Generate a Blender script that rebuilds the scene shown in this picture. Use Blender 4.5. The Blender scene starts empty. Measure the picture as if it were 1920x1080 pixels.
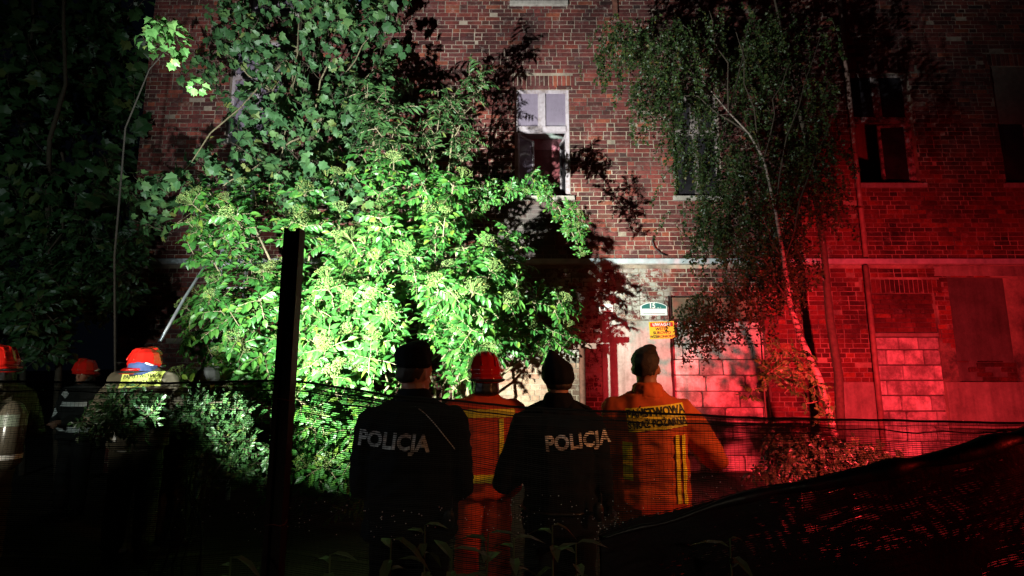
import bpy, bmesh, math, random
import numpy as np
from mathutils import Vector, Matrix, noise, Euler
from mathutils.bvhtree import BVHTree

random.seed(7)
rnd = random.random
def uni(a, b): return a + (b - a) * random.random()

SC = bpy.context.scene
COL = SC.collection
# ------------------------------------------------------------------ camera
FPX, PITCH, CH = 950.0, math.radians(8.27), 1.70
cp, sp = math.cos(PITCH), math.sin(PITCH)
cam_d = bpy.data.cameras.new("camera")
cam_d.sensor_width = 36.0
cam_d.lens = FPX / 1920 * 36
cam_d.clip_start = 0.05
cam_d.clip_end = 400
cam = bpy.data.objects.new("camera", cam_d)
COL.objects.link(cam)
cam.location = (0, 0, CH)
cam.rotation_euler = (math.pi / 2 + PITCH, 0, 0)
SC.camera = cam

# ------------------------------------------------------------------ night sky and lamps
w = bpy.data.worlds.new("World")
SC.world = w
w.use_nodes = True
nt = w.node_tree
bg = nt.nodes["Background"]
sky = nt.nodes.new("ShaderNodeTexSky")
sky.sky_type = 'NISHITA'
sky.sun_disc = False
sky.sun_elevation = math.radians(-8)
sky.sun_rotation = math.radians(200)
mixw = nt.nodes.new("ShaderNodeMixRGB")
mixw.blend_type = 'ADD'
mixw.inputs[0].default_value = 1.0
mixw.inputs[2].default_value = (0.0055, 0.0075, 0.014, 1)
nt.links.new(sky.outputs[0], mixw.inputs[1])
nt.links.new(mixw.outputs[0], bg.inputs[0])
bg.inputs[1].default_value = 0.12

def aim(o, target):
    d = Vector(target) - o.location
    o.rotation_euler = d.to_track_quat('-Z', 'Y').to_euler()

def spot(name, loc, target, power, color, size, blend, radius):
    l = bpy.data.lights.new(name, 'SPOT')
    l.energy = power
    l.color = color
    l.spot_size = math.radians(size)
    l.spot_blend = blend
    l.shadow_soft_size = radius
    o = bpy.data.objects.new(name, l)
    COL.objects.link(o)
    o.location = loc
    aim(o, target)
    return o

FLOOD = (-2.6, 2.3, 1.2)
spot("work_floodlight_beam", FLOOD, (-1.15, 6.2, 2.25), 6500, (0.88, 1.0, 0.80), 60, 1.0, 0.04)
spot("work_floodlight_spill", FLOOD, (-1.0, 7.5, 5.2), 5300, (0.93, 1.0, 0.97), 90, 1.0, 0.04)
spot("red_beacon_beam", (3.0, 2.6, 1.0), (5.0, 8.17, 0.75), 3500, (1.0, 0.038, 0.052), 88, 1.0, 0.06)
spot("added_crew_fill", (-5.6, -1.2, 1.1), (-3.9, 4.6, 2.12), 2300, (1.0, 0.95, 0.8), 27, 1.0, 0.08)  # added fill for the left firefighters' tape and patch, source unseen
spot("added_tree_fill", (-4.6, -1.5, 3.0), (-7.0, 8.0, 3.6), 430, (0.8, 1.0, 0.95), 62, 1.0, 0.1)  # weak fill, added so the dark trees on the left show
spot("added_warm_fill", (2.06, 1.84, 2.1), (0.6, 3.0, 1.4), 88, (1.0, 0.36, 0.12), 62, 1.0, 0.05)  # added warm fill just past the net, for the firefighters' backs
spot("added_letter_fill", (-2.7, 1.95, 2.2), (-0.5, 2.6, 1.35), 22, (0.9, 0.95, 1.0), 46, 1.0, 0.05)  # added white fill that picks out the left policeman's lettering
spot("added_weed_fill", (0.4, -4.0, 3.2), (0.1, 1.4, 1.0), 110, (1.0, 0.85, 0.6), 24, 1.0, 0.1)  # made-up fill behind the camera, brightens the foreground weeds
rb = bpy.data.lights.new("red_beacon_glow", "POINT"); rb.energy = 34; rb.color = (1.0, 0.03, 0.02); rb.shadow_soft_size = 0.06
ro0 = bpy.data.objects.new("red_beacon_glow", rb); COL.objects.link(ro0); ro0.location = (2.9, 1.35, 1.5)

vs = SC.view_settings
vs.view_transform = 'Standard'
vs.look = 'None'
vs.gamma = 1
vs.exposure = 0.0
vs.use_curve_mapping = False
SC.cycles.max_bounces = 6
SC.cycles.use_denoising = True

# ------------------------------------------------------------------ projection helpers
def P(px, py, d):
    u = (px - 960) / FPX
    v = (540 - py) / FPX
    t = d / (cp - v * sp)
    return Vector((u * t, d, CH + (sp + v * cp) * t))
D = 8.17
def WX(px, py): return P(px, py, D).x
def WZ(py): return P(960, py, D).z

# ------------------------------------------------------------------ object helpers
class MB:
    def __init__(self):
        self.v = []; self.f = []; self.n = 0
    def add(self, verts, faces):
        n = self.n
        self.v.extend([tuple(q) for q in verts])
        self.f.extend([tuple(i + n for i in fc) for fc in faces])
        self.n += len(verts)
    def box(self, x0, x1, y0, y1, z0, z1):
        self.add([(x0,y0,z0),(x1,y0,z0),(x1,y1,z0),(x0,y1,z0),(x0,y0,z1),(x1,y0,z1),(x1,y1,z1),(x0,y1,z1)],
                 [(0,3,2,1),(4,5,6,7),(0,1,5,4),(1,2,6,5),(2,3,7,6),(3,0,4,7)])
    def tube(self, pts, rad, seg=8, cap=True):
        pts = [Vector(p) for p in pts]
        if not hasattr(rad, '__len__'): rad = [rad] * len(pts)
        vs_ = []
        up = Vector((0.13, 0.31, 0.94)).normalized()
        for i, p in enumerate(pts):
            a = pts[max(0, i - 1)]; b = pts[min(len(pts) - 1, i + 1)]
            t = (b - a)
            if t.length < 1e-9: t = Vector((0, 0, 1))
            t.normalize()
            s = t.cross(up)
            if s.length < 0.05: s = t.cross(Vector((1, 0, 0)))
            s.normalize(); q = s.cross(t)
            for k in range(seg):
                an = 2 * math.pi * k / seg
                vs_.append(p + (s * math.cos(an) + q * math.sin(an)) * rad[i])
        fs = []
        for i in range(len(pts) - 1):
            for k in range(seg):
                k2 = (k + 1) % seg
                fs.append((i*seg+k, i*seg+k2, (i+1)*seg+k2, (i+1)*seg+k))
        if cap:
            fs.append(tuple(range(seg))[::-1]); fs.append(tuple((len(pts)-1)*seg + k for k in range(seg)))
        self.add(vs_, fs)
    def mesh(self, name):
        me = bpy.data.meshes.new(name)
        me.from_pydata(self.v, [], self.f)
        me.update()
        return me
    def build(self, name, mat, parent=None, smooth=False, world=True):
        """verts are world coordinates unless world=False (then parent-local)"""
        if world and parent is not None:
            o = parent.location
            self.v = [(a - o.x, b - o.y, c - o.z) for a, b, c in self.v]
        me = self.mesh(name)
        return link_mesh(name, me, mat, parent, smooth)

def link_mesh(name, me, mat, parent=None, smooth=False):
    o = bpy.data.objects.new(name, me)
    COL.objects.link(o)
    if mat is not None and not me.materials: me.materials.append(mat)
    if smooth: me.shade_smooth()
    if parent is not None: o.parent = parent
    return o

def thing(name, label, cat, loc=(0, 0, 0), rz=0.0, group=None):
    o = bpy.data.objects.new(name, None)
    COL.objects.link(o)
    o.empty_display_size = 0.1
    o.location = loc
    o.rotation_euler = (0, 0, rz)
    return tag(o, label, cat, group)
def tag(o, label, cat, group=None):
    o["label"] = label; o["category"] = cat
    if group: o["group"] = group
    return o
def stuff(o): o["kind"] = "stuff"; return o
def structure(o): o["kind"] = "structure"; return o
def bevel(o, wd, seg=2):
    m = o.modifiers.new("bevel", 'BEVEL'); m.width = wd; m.segments = seg; m.limit_method = 'ANGLE'
    return o

# ------------------------------------------------------------------ materials
def new_mat(name):
    m = bpy.data.materials.new(name); m.use_nodes = True
    return m, m.node_tree, m.node_tree.nodes["Principled BSDF"]
def N(nt, t, **kw):
    n = nt.nodes.new(t)
    for k, v_ in kw.items(): setattr(n, k, v_)
    return n
def ramp(nt, fac, stops):
    r = N(nt, "ShaderNodeValToRGB")
    cr = r.color_ramp
    while len(cr.elements) < len(stops): cr.elements.new(0.5)
    for e, (p, c) in zip(cr.elements, stops):
        e.position = p; e.color = (*c, 1)
    nt.links.new(fac, r.inputs[0])
    return r
def noise_node(nt, scale, detail=4, rough=0.6, coord=None, w=None):
    n = N(nt, "ShaderNodeTexNoise")
    n.inputs["Scale"].default_value = scale
    n.inputs["Detail"].default_value = detail
    n.inputs["Roughness"].default_value = rough
    if coord is not None: nt.links.new(coord, n.inputs["Vector"])
    return n
def mix(nt, fac, a, b, mode='MIX'):
    m = N(nt, "ShaderNodeMixRGB", blend_type=mode)
    for i, x in ((0, fac), (1, a), (2, b)):
        if isinstance(x, (int, float)): m.inputs[i].default_value = x
        elif isinstance(x, tuple): m.inputs[i].default_value = (*x, 1)
        else: nt.links.new(x, m.inputs[i])
    return m.outputs[0]
def math_(nt, op, a, b=None, c=None):
    m = N(nt, "ShaderNodeMath", operation=op)
    for i, x in enumerate((a, b, c)):
        if x is None: continue
        if isinstance(x, (int, float)): m.inputs[i].default_value = x
        else: nt.links.new(x, m.inputs[i])
    return m.outputs[0]
def bump(nt, bs, h, strength=0.4, dist=0.01):
    b = N(nt, "ShaderNodeBump")
    b.inputs["Strength"].default_value = strength
    b.inputs["Distance"].default_value = dist
    nt.links.new(h, b.inputs["Height"])
    nt.links.new(b.outputs[0], bs.inputs["Normal"])

def simple(name, col, rough=0.7, var=0.25, scale=12, metal=0.0, bmp=0.25, spec=0.4):
    m, t, bs = new_mat(name)
    tc = N(t, "ShaderNodeTexCoord")
    n = noise_node(t, scale, 5, 0.6, tc.outputs["Object"])
    lo = tuple(c * (1 - var) for c in col); hi = tuple(min(1, c * (1 + var)) for c in col)
    r = ramp(t, n.outputs[0], [(0.3, lo), (0.7, hi)])
    t.links.new(r.outputs[0], bs.inputs["Base Color"])
    bs.inputs["Roughness"].default_value = rough
    bs.inputs["Metallic"].default_value = metal
    bs.inputs["Specular IOR Level"].default_value = spec
    if bmp: bump(t, bs, noise_node(t, scale * 5, 4, 0.6, tc.outputs["Object"]).outputs[0], bmp, 0.004)
    return m

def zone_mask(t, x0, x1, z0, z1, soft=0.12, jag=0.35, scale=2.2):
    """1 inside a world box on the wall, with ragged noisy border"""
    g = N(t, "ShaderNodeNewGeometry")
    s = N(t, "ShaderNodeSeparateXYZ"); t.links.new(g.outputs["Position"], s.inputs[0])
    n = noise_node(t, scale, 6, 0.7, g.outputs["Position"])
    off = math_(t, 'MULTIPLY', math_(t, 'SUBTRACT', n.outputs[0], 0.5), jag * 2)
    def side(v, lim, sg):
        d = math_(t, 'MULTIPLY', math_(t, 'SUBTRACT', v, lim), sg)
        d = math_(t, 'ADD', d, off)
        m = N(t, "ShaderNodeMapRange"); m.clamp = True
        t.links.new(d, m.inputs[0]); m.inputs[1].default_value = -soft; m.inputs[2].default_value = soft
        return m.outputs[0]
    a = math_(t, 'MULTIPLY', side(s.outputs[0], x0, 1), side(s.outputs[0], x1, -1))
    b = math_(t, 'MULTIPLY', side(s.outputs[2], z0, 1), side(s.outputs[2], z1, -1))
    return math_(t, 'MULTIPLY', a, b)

WHITE_ZONE = (WX(1035, 560), WX(1252, 560), 1.2, WZ(499))
DARK_ZONE = (WX(925, 440), WX(1040, 440), WZ(600), WZ(372))  # dark grey area of wall below the window sill

def brick_material(name, base_cols, white=True, dark_zone=True):
    m, t, bs = new_mat(name)
    g = N(t, "ShaderNodeNewGeometry"); oi = N(t, "ShaderNodeObjectInfo")
    r0 = math_(t, 'FRACT', math_(t, 'ADD', g.outputs["Random Per Island"], math_(t, 'MULTIPLY', oi.outputs["Random"], 7.31)))
    cr = ramp(t, r0, base_cols)
    n1 = noise_node(t, 0.9, 9, 0.76, g.outputs["Position"])
    n2 = noise_node(t, 26, 6, 0.7, g.outputs["Position"])
    c = mix(t, 0.75, cr.outputs[0], ramp(t, n2.outputs[0], [(0.25, (0.42, 0.4, 0.4)), (0.6, (1, 1, 1)), (0.8, (1.25, 1.12, 1.0))]).outputs[0], 'MULTIPLY')
    grime = ramp(t, n1.outputs[0], [(0.38, (0.16, 0.15, 0.16)), (0.50, (0.62, 0.58, 0.58)), (0.64, (1.15, 1.05, 1))]).outputs[0]
    c = mix(t, 0.9, c, grime, 'MULTIPLY')
    # lime bloom on some faces
    n3 = noise_node(t, 7, 7, 0.75, g.outputs["Position"])
    bl = math_(t, 'MULTIPLY', ramp(t, n3.outputs[0], [(0.56, (0, 0, 0)), (0.72, (1, 1, 1))]).outputs[0], 0.45)
    c = mix(t, bl, c, (0.36, 0.30, 0.27))
    if dark_zone:
        c = mix(t, math_(t, 'MULTIPLY', zone_mask(t, *DARK_ZONE, 0.15, 0.3), 0.8), c, (0.07, 0.06, 0.06))
    if white:
        z = zone_mask(t, *WHITE_ZONE)
        n4 = noise_node(t, 5.5, 9, 0.78, g.outputs["Position"])
        flake = ramp(t, n4.outputs[0], [(0.46, (1, 1, 1)), (0.50, (0, 0, 0))]).outputs[0]
        n5 = noise_node(t, 3, 6, 0.7, g.outputs["Position"])
        wc = ramp(t, n5.outputs[0], [(0.3, (0.16, 0.14, 0.12)), (0.5, (0.34, 0.315, 0.28)), (0.72, (0.46, 0.44, 0.41))]).outputs[0]
        fl2 = ramp(t, n4.outputs[0], [(0.485, (1, 1, 1)), (0.53, (0, 0, 0))]).outputs[0]
        c = mix(t, math_(t, 'MULTIPLY', z, fl2), c, wc)
    t.links.new(c, bs.inputs["Base Color"])
    bs.inputs["Roughness"].default_value = 0.82
    bs.inputs["Specular IOR Level"].default_value = 0.3
    bump(t, bs, n2.outputs[0], 0.55, 0.008)
    return m
RED_BRICKS = [(0.0, (0.075, 0.026, 0.024)), (0.22, (0.14, 0.036, 0.034)), (0.45, (0.20, 0.045, 0.040)), (0.62, (0.115, 0.043, 0.043)),
              (0.85, (0.24, 0.055, 0.043)), (0.95, (0.34, 0.09, 0.05)), (1.0, (0.045, 0.026, 0.028))]
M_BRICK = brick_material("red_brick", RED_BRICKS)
M_BRICK_LOW = brick_material("limewashed_brick", [(0, (0.36, 0.22, 0.16)), (0.4, (0.45, 0.28, 0.2)), (0.7, (0.5, 0.36, 0.27)), (1, (0.38, 0.2, 0.14))], white=False, dark_zone=False)

def mortar_material():
    m, t, bs = new_mat("lime_mortar")
    g = N(t, "ShaderNodeNewGeometry")
    n = noise_node(t, 1.3, 6, 0.7, g.outputs["Position"])
    n2 = noise_node(t, 40, 5, 0.7, g.outputs["Position"])
    c = ramp(t, n.outputs[0], [(0.36, (0.06, 0.05, 0.045)), (0.5, (0.30, 0.23, 0.18)), (0.68, (0.58, 0.46, 0.36))]).outputs[0]
    c = mix(t, 0.5, c, n2.outputs[0], 'MULTIPLY')
    c = mix(t, math_(t, 'MULTIPLY', zone_mask(t, *DARK_ZONE, 0.15, 0.3), 0.8), c, (0.08, 0.07, 0.07))
    t.links.new(c, bs.inputs["Base Color"])
    bs.inputs["Roughness"].default_value = 0.95
    bump(t, bs, n2.outputs[0], 0.6, 0.008)
    return m
M_MORTAR = mortar_material()

def plaster(name, cols, scale=2.5, bmp=0.5):
    m, t, bs = new_mat(name)
    g = N(t, "ShaderNodeNewGeometry")
    n = noise_node(t, scale, 9, 0.72, g.outputs["Position"])
    n2 = noise_node(t, 22, 6, 0.7, g.outputs["Position"])
    k = len(cols)
    c = ramp(t, n.outputs[0], [(0.3 + 0.4 * i / (k - 1), q) for i, q in enumerate(cols)]).outputs[0]
    c = mix(t, 0.5, c, ramp(t, n2.outputs[0], [(0.3, (0.6, 0.6, 0.6)), (0.6, (1, 1, 1))]).outputs[0], 'MULTIPLY')
    # rain streaks
    mp = N(t, "ShaderNodeMapping"); mp.inputs["Scale"].default_value = (6, 6, 0.5)
    t.links.new(g.outputs["Position"], mp.inputs[0])
    n3 = noise_node(t, 1.5, 5, 0.7, mp.outputs[0])
    c = mix(t, 0.6, c, ramp(t, n3.outputs[0], [(0.35, (0.55, 0.53, 0.5)), (0.6, (1, 1, 1))]).outputs[0], 'MULTIPLY')
    t.links.new(c, bs.inputs["Base Color"])
    bs.inputs["Roughness"].default_value = 0.88
    bump(t, bs, n2.outputs[0], bmp, 0.01)
    return m
M_PATCH = plaster("white_plaster", [(0.25, 0.22, 0.19), (0.42, 0.38, 0.35), (0.54, 0.51, 0.48)])
M_PLINTH = plaster("worn_render", [(0.16, 0.13, 0.11), (0.27, 0.23, 0.2), (0.38, 0.33, 0.29)])
M_DARKREN = plaster("dark_render", [(0.05, 0.04, 0.035), (0.09, 0.075, 0.065), (0.12, 0.10, 0.09)])
def tone_by_object(m, lo=.5, hi=1.12):
    t = m.node_tree; bs = t.nodes["Principled BSDF"]
    src = bs.inputs["Base Color"].links[0].from_socket
    oi = N(t, "ShaderNodeObjectInfo")
    r = ramp(t, oi.outputs["Random"], [(0, (lo,) * 3), (.35, (.85,) * 3), (1, (hi,) * 3)])
    t.links.new(mix(t, 1.0, src, r.outputs[0], 'MULTIPLY'), bs.inputs["Base Color"])
M_BLOCK = plaster("painted_block", [(0.20, 0.17, 0.15), (0.36, 0.32, 0.30), (0.76, 0.73, 0.71), (0.82, 0.80, 0.78)], 3.2)
tone_by_object(M_BLOCK)
M_BLOCKJ = plaster("block_mortar", [(0.06, 0.05, 0.045), (0.11, 0.09, 0.08), (0.16, 0.13, 0.11)], 5.0)
M_ROOM = plaster("room_paint", [(0.30, 0.08, 0.09), (0.40, 0.10, 0.12), (0.45, 0.13, 0.15)], 1.5)
M_CEIL = plaster("room_ceiling", [(0.35, 0.42, 0.40), (0.5, 0.56, 0.54), (0.55, 0.6, 0.58)], 1.5)
M_SILL = plaster("sill_stone", [(0.22, 0.19, 0.17), (0.34, 0.3, 0.27), (0.42, 0.38, 0.34)], 5)
M_ZINC = simple("zinc_flashing", (0.34, 0.37, 0.40), 0.55, 0.3, 6, 0.0, 0.15)
M_FRAME = plaster("flaking_white_paint", [(0.20, 0.13, 0.11), (0.40, 0.33, 0.38), (0.48, 0.41, 0.47)], 7, 0.5)
M_FRAME_OLD = plaster("peeled_frame", [(0.03, 0.022, 0.02), (0.06, 0.045, 0.04), (0.36, 0.29, 0.28), (0.42, 0.35, 0.34)], 8, 0.5)
M_BOARD = simple("brown_board", (0.11, 0.075, 0.05), 0.8, 0.4, 5)
M_RUST = simple("rusty_iron", (0.12, 0.045, 0.03), 0.75, 0.5, 14)
M_POST = simple("dark_steel", (0.018, 0.014, 0.013), 0.5, 0.4, 20, 0.3)
M_PIPE = simple("painted_pipe", (0.20, 0.12, 0.10), 0.6, 0.4, 9)
M_CABLE = simple("black_cable", (0.015, 0.015, 0.015), 0.5, 0.2, 20)
M_ALU = simple("aluminium", (0.55, 0.6, 0.66), 0.38, 0.2, 9, 0.7)

def glass_mat():
    m, t, bs = new_mat("dusty_glass")
    bs.inputs["Base Color"].default_value = (0.24, 0.19, 0.26, 1)
    bs.inputs["Roughness"].default_value = 0.12
    n = noise_node(t, 3, 5, 0.6)
    tr = N(t, "ShaderNodeBsdfTransparent")
    mx = N(t, "ShaderNodeMixShader")
    t.links.new(ramp(t, n.outputs[0], [(0.35, (0.6,) * 3), (0.65, (0.8,) * 3)]).outputs[0], mx.inputs[0])
    t.links.new(tr.outputs[0], mx.inputs[1]); t.links.new(bs.outputs[0], mx.inputs[2])
    t.links.new(mx.outputs[0], t.nodes["Material Output"].inputs[0])
    return m
M_GLASS = glass_mat()
M_GLASS_DARK = simple("dark_glass", (0.02, 0.018, 0.022), 0.2, 0.5, 3, 0, 0)
M_GLASS_BLUE = simple("blue_film_glass", (0.05, 0.09, 0.2), 0.15, 0.4, 2, 0, 0)
M_SOIL = simple("dark_soil", (0.035, 0.028, 0.02), 0.95, 0.5, 3, 0, 0.8)
M_YARD = simple("yard_dirt", (0.045, 0.038, 0.03), 0.9, 0.5, 2.5, 0, 0.8)

def leaf_mat(name, a, b, c, spec=0.45, rough=0.42, trans=0.22):
    m, t, bs = new_mat(name)
    g = N(t, "ShaderNodeNewGeometry"); oi = N(t, "ShaderNodeObjectInfo")
    r0 = math_(t, 'FRACT', math_(t, 'ADD', g.outputs["Random Per Island"], math_(t, 'MULTIPLY', oi.outputs["Random"], 3.7)))
    col = ramp(t, r0, [(0, a), (0.5, b), (0.93, c), (1.0, (c[0] * 2.2, c[1] * 1.2, c[2]))]).outputs[0]
    n = noise_node(t, 30, 3, 0.6, g.outputs["Position"])
    col = mix(t, 0.4, col, ramp(t, n.outputs[0], [(0.3, (0.65, 0.7, 0.65)), (0.65, (1, 1, 1))]).outputs[0], 'MULTIPLY')
    t.links.new(col, bs.inputs["Base Color"])
    bs.inputs["Roughness"].default_value = rough
    bs.inputs["Specular IOR Level"].default_value = spec
    tr = N(t, "ShaderNodeBsdfTranslucent"); t.links.new(col, tr.inputs[0])
    mx = N(t, "ShaderNodeMixShader"); mx.inputs[0].default_value = trans
    t.links.new(bs.outputs[0], mx.inputs[1]); t.links.new(tr.outputs[0], mx.inputs[2])
    t.links.new(mx.outputs[0], t.nodes["Material Output"].inputs[0])
    return m
M_ELDER = leaf_mat("elder_leaf", (0.026, 0.115, 0.022), (0.045, 0.17, 0.03), (0.085, 0.23, 0.035))
M_ASH = leaf_mat("ash_leaf", (0.04, 0.11, 0.035), (0.055, 0.14, 0.04), (0.08, 0.17, 0.05))
M_MAPLE = leaf_mat("maple_leaf", (0.035, 0.095, 0.035), (0.055, 0.14, 0.05), (0.10, 0.19, 0.06), 0.4, 0.5)
M_BIRCH = leaf_mat("birch_leaf", (0.02, 0.045, 0.013), (0.03, 0.06, 0.015), (0.06, 0.085, 0.022), 0.4)
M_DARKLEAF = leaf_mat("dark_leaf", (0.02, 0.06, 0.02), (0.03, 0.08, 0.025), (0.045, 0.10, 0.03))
M_WEED = leaf_mat("weed_leaf", (0.06, 0.08, 0.03), (0.085, 0.105, 0.045), (0.12, 0.13, 0.06))
M_FLOWER = leaf_mat("green_umbel", (0.13, 0.22, 0.06), (0.18, 0.27, 0.08), (0.24, 0.31, 0.11), 0.2, 0.7, 0.1)
M_STEM = simple("pale_stem", (0.20, 0.17, 0.10), 0.7, 0.35, 20)
M_DARKBARK = simple("dark_bark", (0.022, 0.018, 0.014), 0.9, 0.4, 20)
M_TWIG = simple("brown_twig", (0.06, 0.045, 0.03), 0.8, 0.35, 20)
def birch_bark():
    m, t, bs = new_mat("birch_bark")
    g = N(t, "ShaderNodeNewGeometry")
    mp = N(t, "ShaderNodeMapping"); mp.inputs["Scale"].default_value = (3, 3, 14)
    t.links.new(g.outputs["Position"], mp.inputs[0])
    n = noise_node(t, 2.2, 6, 0.7, mp.outputs[0])
    c = ramp(t, n.outputs[0], [(0.42, (0.03, 0.02, 0.018)), (0.5, (0.26, 0.20, 0.16)), (0.7, (0.42, 0.35, 0.30))]).outputs[0]
    t.links.new(c, bs.inputs["Base Color"]); bs.inputs["Roughness"].default_value = 0.7
    bump(t, bs, n.outputs[0], 0.5, 0.01)
    return m
M_BARK = birch_bark()

# ------------------------------------------------------------------ ground
g = MB()
S = 60
def gh(x, y):
    return 0.04 * noise.noise(Vector((x * 0.7, y * 0.7, 0))) * (1 if y > 0.5 else 0.3) - 0.02
xs = [-90, -40, -20, -14] + [-10 + 0.35 * i for i in range(60)] + [12, 16, 25, 45, 90]
ys = [-60, -20, -8, -4] + [-2 + 0.35 * i for i in range(36)] + [12, 16, 25, 45, 90, 140]
vv = [(x, y, gh(x, y)) for y in ys for x in xs]
ff = [(j*len(xs)+i, j*len(xs)+i+1, (j+1)*len(xs)+i+1, (j+1)*len(xs)+i) for j in range(len(ys)-1) for i in range(len(xs)-1)]
g.add(vv, ff)
structure(g.build("ground", M_SOIL, None, True))

# ------------------------------------------------------------------ the tenement
bld = thing("brick_tenement", "derelict red brick tenement with bricked-up doorways and an open first floor window", "building", (2, D, 0))
XL, XR, ZT = -6.33, 11.5, 9.6
def rect(px0, px1, py0, py1, pym=None):
    pm = pym if pym is not None else (py0 + py1) / 2
    return [WX(px0, pm), WX(px1, pm), WZ(py1), WZ(py0)]
win_A = rect(965, 1069, 165, 369, 300)
win_B = rect(1263, 1350, 178, 369)
win_C = rect(430, 528, 75, 262)
win_D = rect(1585, 1719, 135, 345)
win_D[0], win_D[1] = 5.80, 6.87
win_H = [WX(1866, 200), WX(1866, 200) + 1.1, WZ(345), WZ(124)]
win_T1 = [WX(657, 5), WX(758, 5), WZ(12), ZT + 1]
win_T2 = [WX(962, 5), WX(1058, 5), WZ(5), ZT + 1]
win_T3 = [WX(470, 5), WX(560, 5), WZ(26), ZT + 1]
win_T4 = [WX(1255, 0), WX(1345, 0), WZ(-20), ZT + 1]
gate = [WX(1259, 700), WX(1440, 700), 0.0, WZ(553)]
door_E = [WX(1640, 660), WX(1765, 660), 0.0, WZ(550)]
blind_G = [WX(1790, 640), WX(1908, 640), WZ(716), WZ(520)]
OPEN = [win_A, win_B, win_C, win_D, win_H, win_T1, win_T2, win_T3, win_T4, gate, door_E, blind_G]
# wall backing (mortar) as a grid with the openings left out
xsb = sorted(set([XL, XR] + [o[0] for o in OPEN] + [o[1] for o in OPEN]))
zsb = sorted(set([0.0, 12.0] + [o[2] for o in OPEN] + [min(12.0, o[3]) for o in OPEN]))
wb = MB()
TH = 0.42
for i in range(len(xsb) - 1):
    for j in range(len(zsb) - 1):
        cx, cz = (xsb[i] + xsb[i+1]) / 2, (zsb[j] + zsb[j+1]) / 2
        if any(o[0] < cx < o[1] and o[2] < cz < o[3] for o in OPEN): continue
        x0, x1, z0, z1 = xsb[i], xsb[i+1], zsb[j], zsb[j+1]
        wb.add([(x0, D, z0), (x1, D, z0), (x1, D, z1), (x0, D, z1)], [(0, 1, 2, 3)])
for o in OPEN:   # reveals
    x0, x1, z0, z1 = o[0], o[1], o[2], min(o[3], 12.0)
    wb.add([(x0, D, z0), (x0, D + TH, z0), (x0, D + TH, z1), (x0, D, z1)], [(0, 1, 2, 3)])
    wb.add([(x1, D, z0), (x1, D + TH, z0), (x1, D + TH, z1), (x1, D, z1)], [(3, 2, 1, 0)])
    wb.add([(x0, D, z0), (x1, D, z0), (x1, D + TH, z0), (x0, D + TH, z0)], [(0, 1, 2, 3)])
    wb.add([(x0, D, z1), (x1, D, z1), (x1, D + TH, z1), (x0, D + TH, z1)], [(3, 2, 1, 0)])
wb.add([(XL, D, 0), (XL, D + 9, 0), (XL, D + 9, 12), (XL, D, 12)], [(0, 1, 2, 3)])
wb.add([(XR, D, 0), (XR, D + 9, 0), (XR, D + 9, 12), (XR, D, 12)], [(3, 2, 1, 0)])
wb.add([(XL, D + 9, 0), (XR, D + 9, 0), (XR, D + 9, 12), (XL, D + 9, 12)], [(3, 2, 1, 0)])
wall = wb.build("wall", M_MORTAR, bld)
ro = MB(); ro.box(XL - 0.3, XR + 0.3, D - 0.4, D + 9.4, 12.0, 12.3)
ro.build("roof", M_DARKREN, bld)

LEDGE_Z0, LEDGE_Z1 = WZ(497), WZ(486)
PATCH = [WX(1128, 640), WX(1256, 640), 0.0, WZ(601)]
PLINTH_X0 = WX(1575, 750); PLINTH_Z = WZ(716)
PANEL_R = [WX(1585, 560), XR, WZ(716), LEDGE_Z0 - 0.01]
def brick_verts(x0, x1, z0, z1, yb, proud, jit=0.002):
    j = lambda: uni(-jit, jit)
    c = 0.0035
    f = yb - proud
    t1, t2 = uni(-.0015, .0015), uni(-.0015, .0015)
    return [(x0 + j(), f + c + t1, z0 + j()), (x1 + j(), f + c + t2, z0 + j()), (x1 + j(), f + c + t2, z1 + j()), (x0 + j(), f + c + t1, z1 + j()),
            (x0 + c, f + t1, z0 + c), (x1 - c, f + t2, z0 + c), (x1 - c, f + t2, z1 - c), (x0 + c, f + t1, z1 - c),
            (x0, yb + .002, z0), (x1, yb + .002, z0), (x1, yb + .002, z1), (x0, yb + .002, z1)], \
           [(4, 5, 6, 7), (0, 1, 5, 4), (1, 2, 6, 5), (2, 3, 7, 6), (3, 0, 4, 7), (8, 9, 1, 0), (9, 10, 2, 1), (10, 11, 3, 2), (11, 8, 0, 3)]
bricks = []
ROW = 0.0765
nrow = int(ZT / ROW)
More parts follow.
